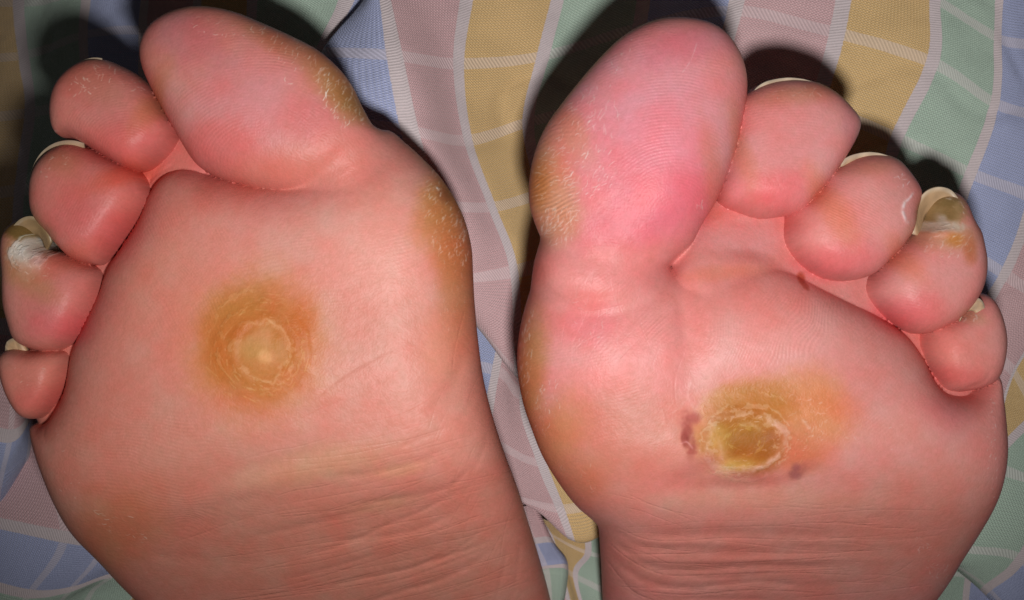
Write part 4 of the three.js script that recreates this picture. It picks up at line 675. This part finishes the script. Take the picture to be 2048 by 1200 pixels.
  // upper lap: from the top left corner to the right edge
  laps.push(lap([-6, -5, -4, -3, -2, -1, 0, 0.3, 0.5, 1, 2, 3, 4, 5, 6, 7, 8, 9, 10], [-2, -1, 0, 1, 2, 3, 4, 4.25], [
    [[-120, -150, -184], [40, -150, -134], [180, -160, -107], [300, -160, -95], [400, -160, -93], [510, -150, -85], [700, -170, -77], [760, -190, -74], [770, -170, -66], [745, -170, -69], [945, -170, -71], [1150, -160, -79], [1330, -190, -81], [1520, -200, -75], [1735, -220, -71], [1880, -130, -69], [2000, -55, -67], [2080, -30, -67], [2200, 0, -69]],
    [[-110, -10, -184], [38, 5, -134], [172, -20, -107], [290, -20, -95], [395, -20, -93], [505, -20, -85], [690, -10, -77], [742, -28, -74], [742, -20, -66], [768, -30, -62], [935, -20, -71], [1122, -30, -79], [1300, -80, -81], [1495, -110, -75], [1705, -85, -71], [1870, -2, -69], [1996, 76, -67], [2085, 95, -67], [2200, 150, -69]],
    [[-100, 120, -184], [46, 110, -134], [166, 70, -107], [285, 60, -95], [390, 90, -93], [500, 110, -85], [640, 100, -77], [664, 110, -74], [650, 105, -65], [796, 112, -54], [917, 128, -67], [1086, 112, -77], [1278, 55, -81], [1470, 20, -75], [1674, 66, -71], [1864, 125, -69], [1990, 206, -67], [2088, 240, -67], [2210, 320, -69]],
    [[-90, 240, -184], [60, 225, -134], [170, 200, -107], [285, 220, -95], [390, 240, -93], [500, 250, -85], [620, 240, -77], [660, 240, -74], [640, 235, -62], [827, 262, -51], [936, 280, -65], [1056, 245, -77], [1242, 200, -81], [1425, 180, -77], [1634, 214, -72], [1795, 276, -69], [1944, 346, -67], [2070, 395, -67], [2180, 470, -69]],
    [[-100, 400, -184], [40, 380, -134], [160, 380, -107], [270, 390, -95], [370, 400, -93], [480, 410, -91], [600, 400, -113], [660, 400, -105], [690, 400, -81], [868, 410, -59], [984, 414, -67], [1084, 388, -77], [1230, 350, -83], [1400, 340, -79], [1590, 360, -75], [1750, 420, -72], [1896, 480, -69], [2008, 548, -67], [2110, 620, -69]],
    [[-110, 560, -184], [30, 540, -134], [150, 540, -107], [260, 550, -95], [360, 560, -93], [470, 560, -91], [590, 560, -109], [680, 560, -101], [740, 560, -85], [902, 560, -67], [1028, 542, -69], [1118, 520, -78], [1240, 500, -85], [1400, 500, -83], [1560, 520, -79], [1700, 580, -75], [1840, 620, -72], [1935, 660, -69], [2030, 745, -69]],
    [[-110, 660, -127], [20, 650, -121], [140, 640, -117], [250, 640, -113], [350, 640, -109], [460, 640, -105], [580, 640, -101], [690, 630, -95], [780, 610, -83], [918, 622, -71], [1036, 746, -69], [1130, 800, -79], [1240, 800, -87], [1380, 760, -87], [1520, 720, -83], [1660, 740, -79], [1780, 760, -75], [1870, 780, -72], [1990, 880, -71]],
    [[-110, 650, -133], [20, 640, -127], [140, 630, -123], [250, 630, -119], [350, 630, -115], [460, 630, -111], [580, 630, -107], [690, 620, -103], [780, 600, -91], [916, 612, -80], [1034, 734, -78], [1128, 790, -87], [1238, 790, -93], [1378, 750, -93], [1518, 710, -89], [1658, 730, -85], [1778, 750, -81], [1868, 770, -78], [1988, 870, -77]],
  ]));
  // right edge: the same cloth turning down past the little toe
  laps.push(lap([8, 9, 10, 11, 12, 13], [2, 3, 4, 5, 6, 7], [
    [[1920, 470, -72], [2007, 549, -70], [2085, 650, -71], [2150, 760, -71], [2220, 900, -71], [2300, 1040, -71]],
    [[1870, 560, -75], [1950, 625, -73], [2022, 735, -72], [2075, 828, -71], [2130, 960, -71], [2200, 1100, -73]],
    [[1800, 640, -77], [1890, 700, -75], [1972, 800, -72], [1985, 922, -69], [2110, 985, -69], [2180, 1120, -73]],
    [[1740, 760, -79], [1820, 860, -77], [1880, 960, -73], [1898, 1085, -67], [2042, 1118, -69], [2110, 1230, -75]],
    [[1730, 900, -81], [1790, 990, -79], [1850, 1060, -75], [1900, 1120, -69], [1974, 1176, -71], [2060, 1270, -77]],
    [[1735, 905, -89], [1795, 995, -87], [1852, 1066, -85], [1898, 1126, -79], [1966, 1186, -81], [2050, 1280, -85]],
  ], 14, 0.3, 3));
  // under it, lower right corner
  laps.push(lap([10.6, 11, 12, 13, 14], [4, 5, 6, 7], [
    [[1800, 1020, -79], [1860, 1060, -78], [1960, 1110, -81], [2060, 1180, -83], [2160, 1240, -85]],
    [[1800, 1130, -79], [1860, 1150, -77], [1938, 1155, -80], [2030, 1230, -83], [2130, 1300, -85]],
    [[1780, 1220, -79], [1840, 1230, -77], [1930, 1215, -80], [2010, 1290, -83], [2100, 1350, -85]],
    [[1760, 1330, -79], [1820, 1340, -77], [1920, 1320, -79], [2000, 1380, -83], [2090, 1430, -85]],
  ], 14, 0.3, 5));
  // middle, below the fold: blue, pink and yellow down to the rolled hem
  laps.push(lap([0, 1, 2, 3, 4], [3.2, 4, 5, 6, 6.45, 6.6], [
    [[870, 610, -95], [1016, 640, -91], [1110, 650, -91], [1260, 640, -93], [1400, 640, -95]],
    [[850, 720, -93], [992, 742, -87], [1046, 792, -85], [1190, 820, -87], [1330, 820, -91]],
    [[820, 860, -89], [972, 880, -83], [1083, 926, -79], [1240, 900, -81], [1370, 880, -89]],
    [[830, 980, -87], [985, 985, -81], [1119, 1014, -76], [1225, 996, -77], [1360, 1000, -87]],
    [[860, 1010, -87], [1010, 975, -82], [1142, 1078, -75], [1225, 1064, -77], [1350, 1060, -87]],
    [[860, 1004, -93], [1010, 968, -89], [1140, 1072, -83], [1223, 1058, -85], [1350, 1054, -93]],
  ], 16, 0.22, 9));
  // below the hem: two more laps running the other way
  laps.push(lap([1.3, 2, 3, 4, 4.6], [0, 1, 2, 3], [
    [[1000, 930, -89], [1072, 1030, -86], [1170, 1050, -85], [1260, 1060, -87], [1330, 1060, -89]],
    [[1010, 1000, -87], [1098, 1066, -83], [1176, 1106, -82], [1262, 1120, -85], [1330, 1130, -89]],
    [[1040, 1100, -87], [1120, 1130, -83], [1150, 1152, -82], [1250, 1200, -85], [1330, 1230, -89]],
    [[1080, 1230, -87], [1150, 1250, -83], [1180, 1260, -82], [1240, 1300, -85], [1320, 1320, -89]],
  ], 14, 0.2, 12));
  laps.push(lap([1.7, 1, 0.2, -0.25, -1, -1.4], [0.3, 0.8, 1.4, 1.7, 1.8], [
    [[960, 1020, -85], [1000, 1090, -81], [1040, 1150, -79], [1050, 1175, -79], [1070, 1240, -81], [1080, 1300, -83]],
    [[1030, 1015, -83], [1052, 1085, -79], [1070, 1130, -76], [1080, 1150, -76], [1094, 1210, -78], [1100, 1300, -81]],
    [[1062, 1010, -82], [1092, 1080, -78], [1118, 1120, -75], [1122, 1150, -75], [1116, 1220, -77], [1110, 1310, -81]],
    [[1072, 1008, -84], [1106, 1082, -80], [1133, 1120, -78], [1135, 1160, -78], [1124, 1230, -80], [1116, 1316, -83]],
    [[1070, 1008, -87], [1104, 1083, -84], [1130, 1122, -83], [1131, 1162, -83], [1120, 1232, -85], [1112, 1318, -87]],
  ], 14, 0.2, 15));
  // lower left: the cloth turned a quarter, two laps
  laps.push(lap([2.2, 1.75, 1, 0.4, 0.1, 0], [0, 1, 2, 3, 3.2], [
    [[-220, 600, -99], [-200, 700, -89], [-180, 850, -83], [-150, 960, -83], [-140, 1020, -87], [-140, 1020, -93]],
    [[-120, 610, -99], [-100, 700, -87], [-90, 840, -77], [-80, 960, -79], [-70, 1020, -85], [-72, 1018, -93]],
    [[20, 620, -101], [30, 720, -87], [20, 872, -75], [4, 950, -77], [-6, 1012, -85], [-8, 1010, -93]],
    [[90, 640, -101], [80, 730, -89], [62, 830, -81], [56, 905, -83], [48, 932, -89], [44, 930, -95]],
    [[96, 640, -107], [86, 730, -97], [66, 828, -89], [58, 905, -89], [50, 932, -95], [46, 930, -101]],
  ], 14, 0.3, 18));
  laps.push(lap([2.2, 1.7, 1, 0, -0.6, -1.4], [-1, 0, 1, 2, 3, 4], [
    [[-140, 820, -93], [-120, 920, -89], [-110, 1030, -85], [-120, 1130, -83], [-130, 1220, -83], [-140, 1320, -83]],
    [[-40, 810, -93], [-30, 920, -89], [-20, 1045, -83], [-40, 1160, -81], [-60, 1240, -81], [-80, 1330, -81]],
    [[80, 800, -93], [90, 930, -87], [128, 1076, -80], [60, 1186, -78], [20, 1250, -79], [-20, 1330, -81]],
    [[160, 800, -97], [170, 930, -89], [205, 1084, -80], [142, 1178, -78], [110, 1220, -79], [60, 1320, -81]],
    [[270, 800, -99], [290, 930, -91], [310, 1078, -83], [226, 1150, -79], [176, 1196, -81], [150, 1310, -83]],
    [[380, 820, -101], [400, 950, -95], [420, 1080, -87], [330, 1150, -83], [262, 1200, -83], [230, 1310, -85]],
  ], 14, 0.25, 21));
  // folded corner of the cloth, upper left, with its rolled edge
  laps.push(lap([0.75, 0.85, 1.02, 1.08], [0.1, 0.6, 1.2, 1.8], [
    [[-120, -30, -161], [-110, 40, -157], [-90, 110, -153], [-88, 120, -157]],
    [[-40, -60, -161], [-20, 0, -155], [0, 48, -149], [3, 54, -153]],
    [[40, -90, -149], [60, -30, -143], [66, 12, -135], [70, 17, -139]],
    [[120, -140, -129], [140, -70, -125], [140, -22, -119], [144, -16, -123]],
  ], 14, 0.3, 24));
  // the rest of the spread on the bed, below the folds
  laps.push(lap([-8, -4, 0, 4, 8, 12], [-6, -2, 2, 6, 10, 14], [0, 1, 2, 3, 4, 5].map((r) => [0, 1, 2, 3, 4, 5].map((c) => [-1400 + c * 970, -1600 + r * 880, -182])), 24, 0.4, 31));
  const g = mergeGeometries(laps), o = new THREE.Mesh(g, cloth);
  o.name = 'bedspread'; o.castShadow = o.receiveShadow = true;
  o.userData = { label: 'crumpled cotton bedspread in pink, yellow, green and blue squares with white bands under both feet', category: 'bedspread' };
  scene.add(o);
}

renderer.render(scene, camera);
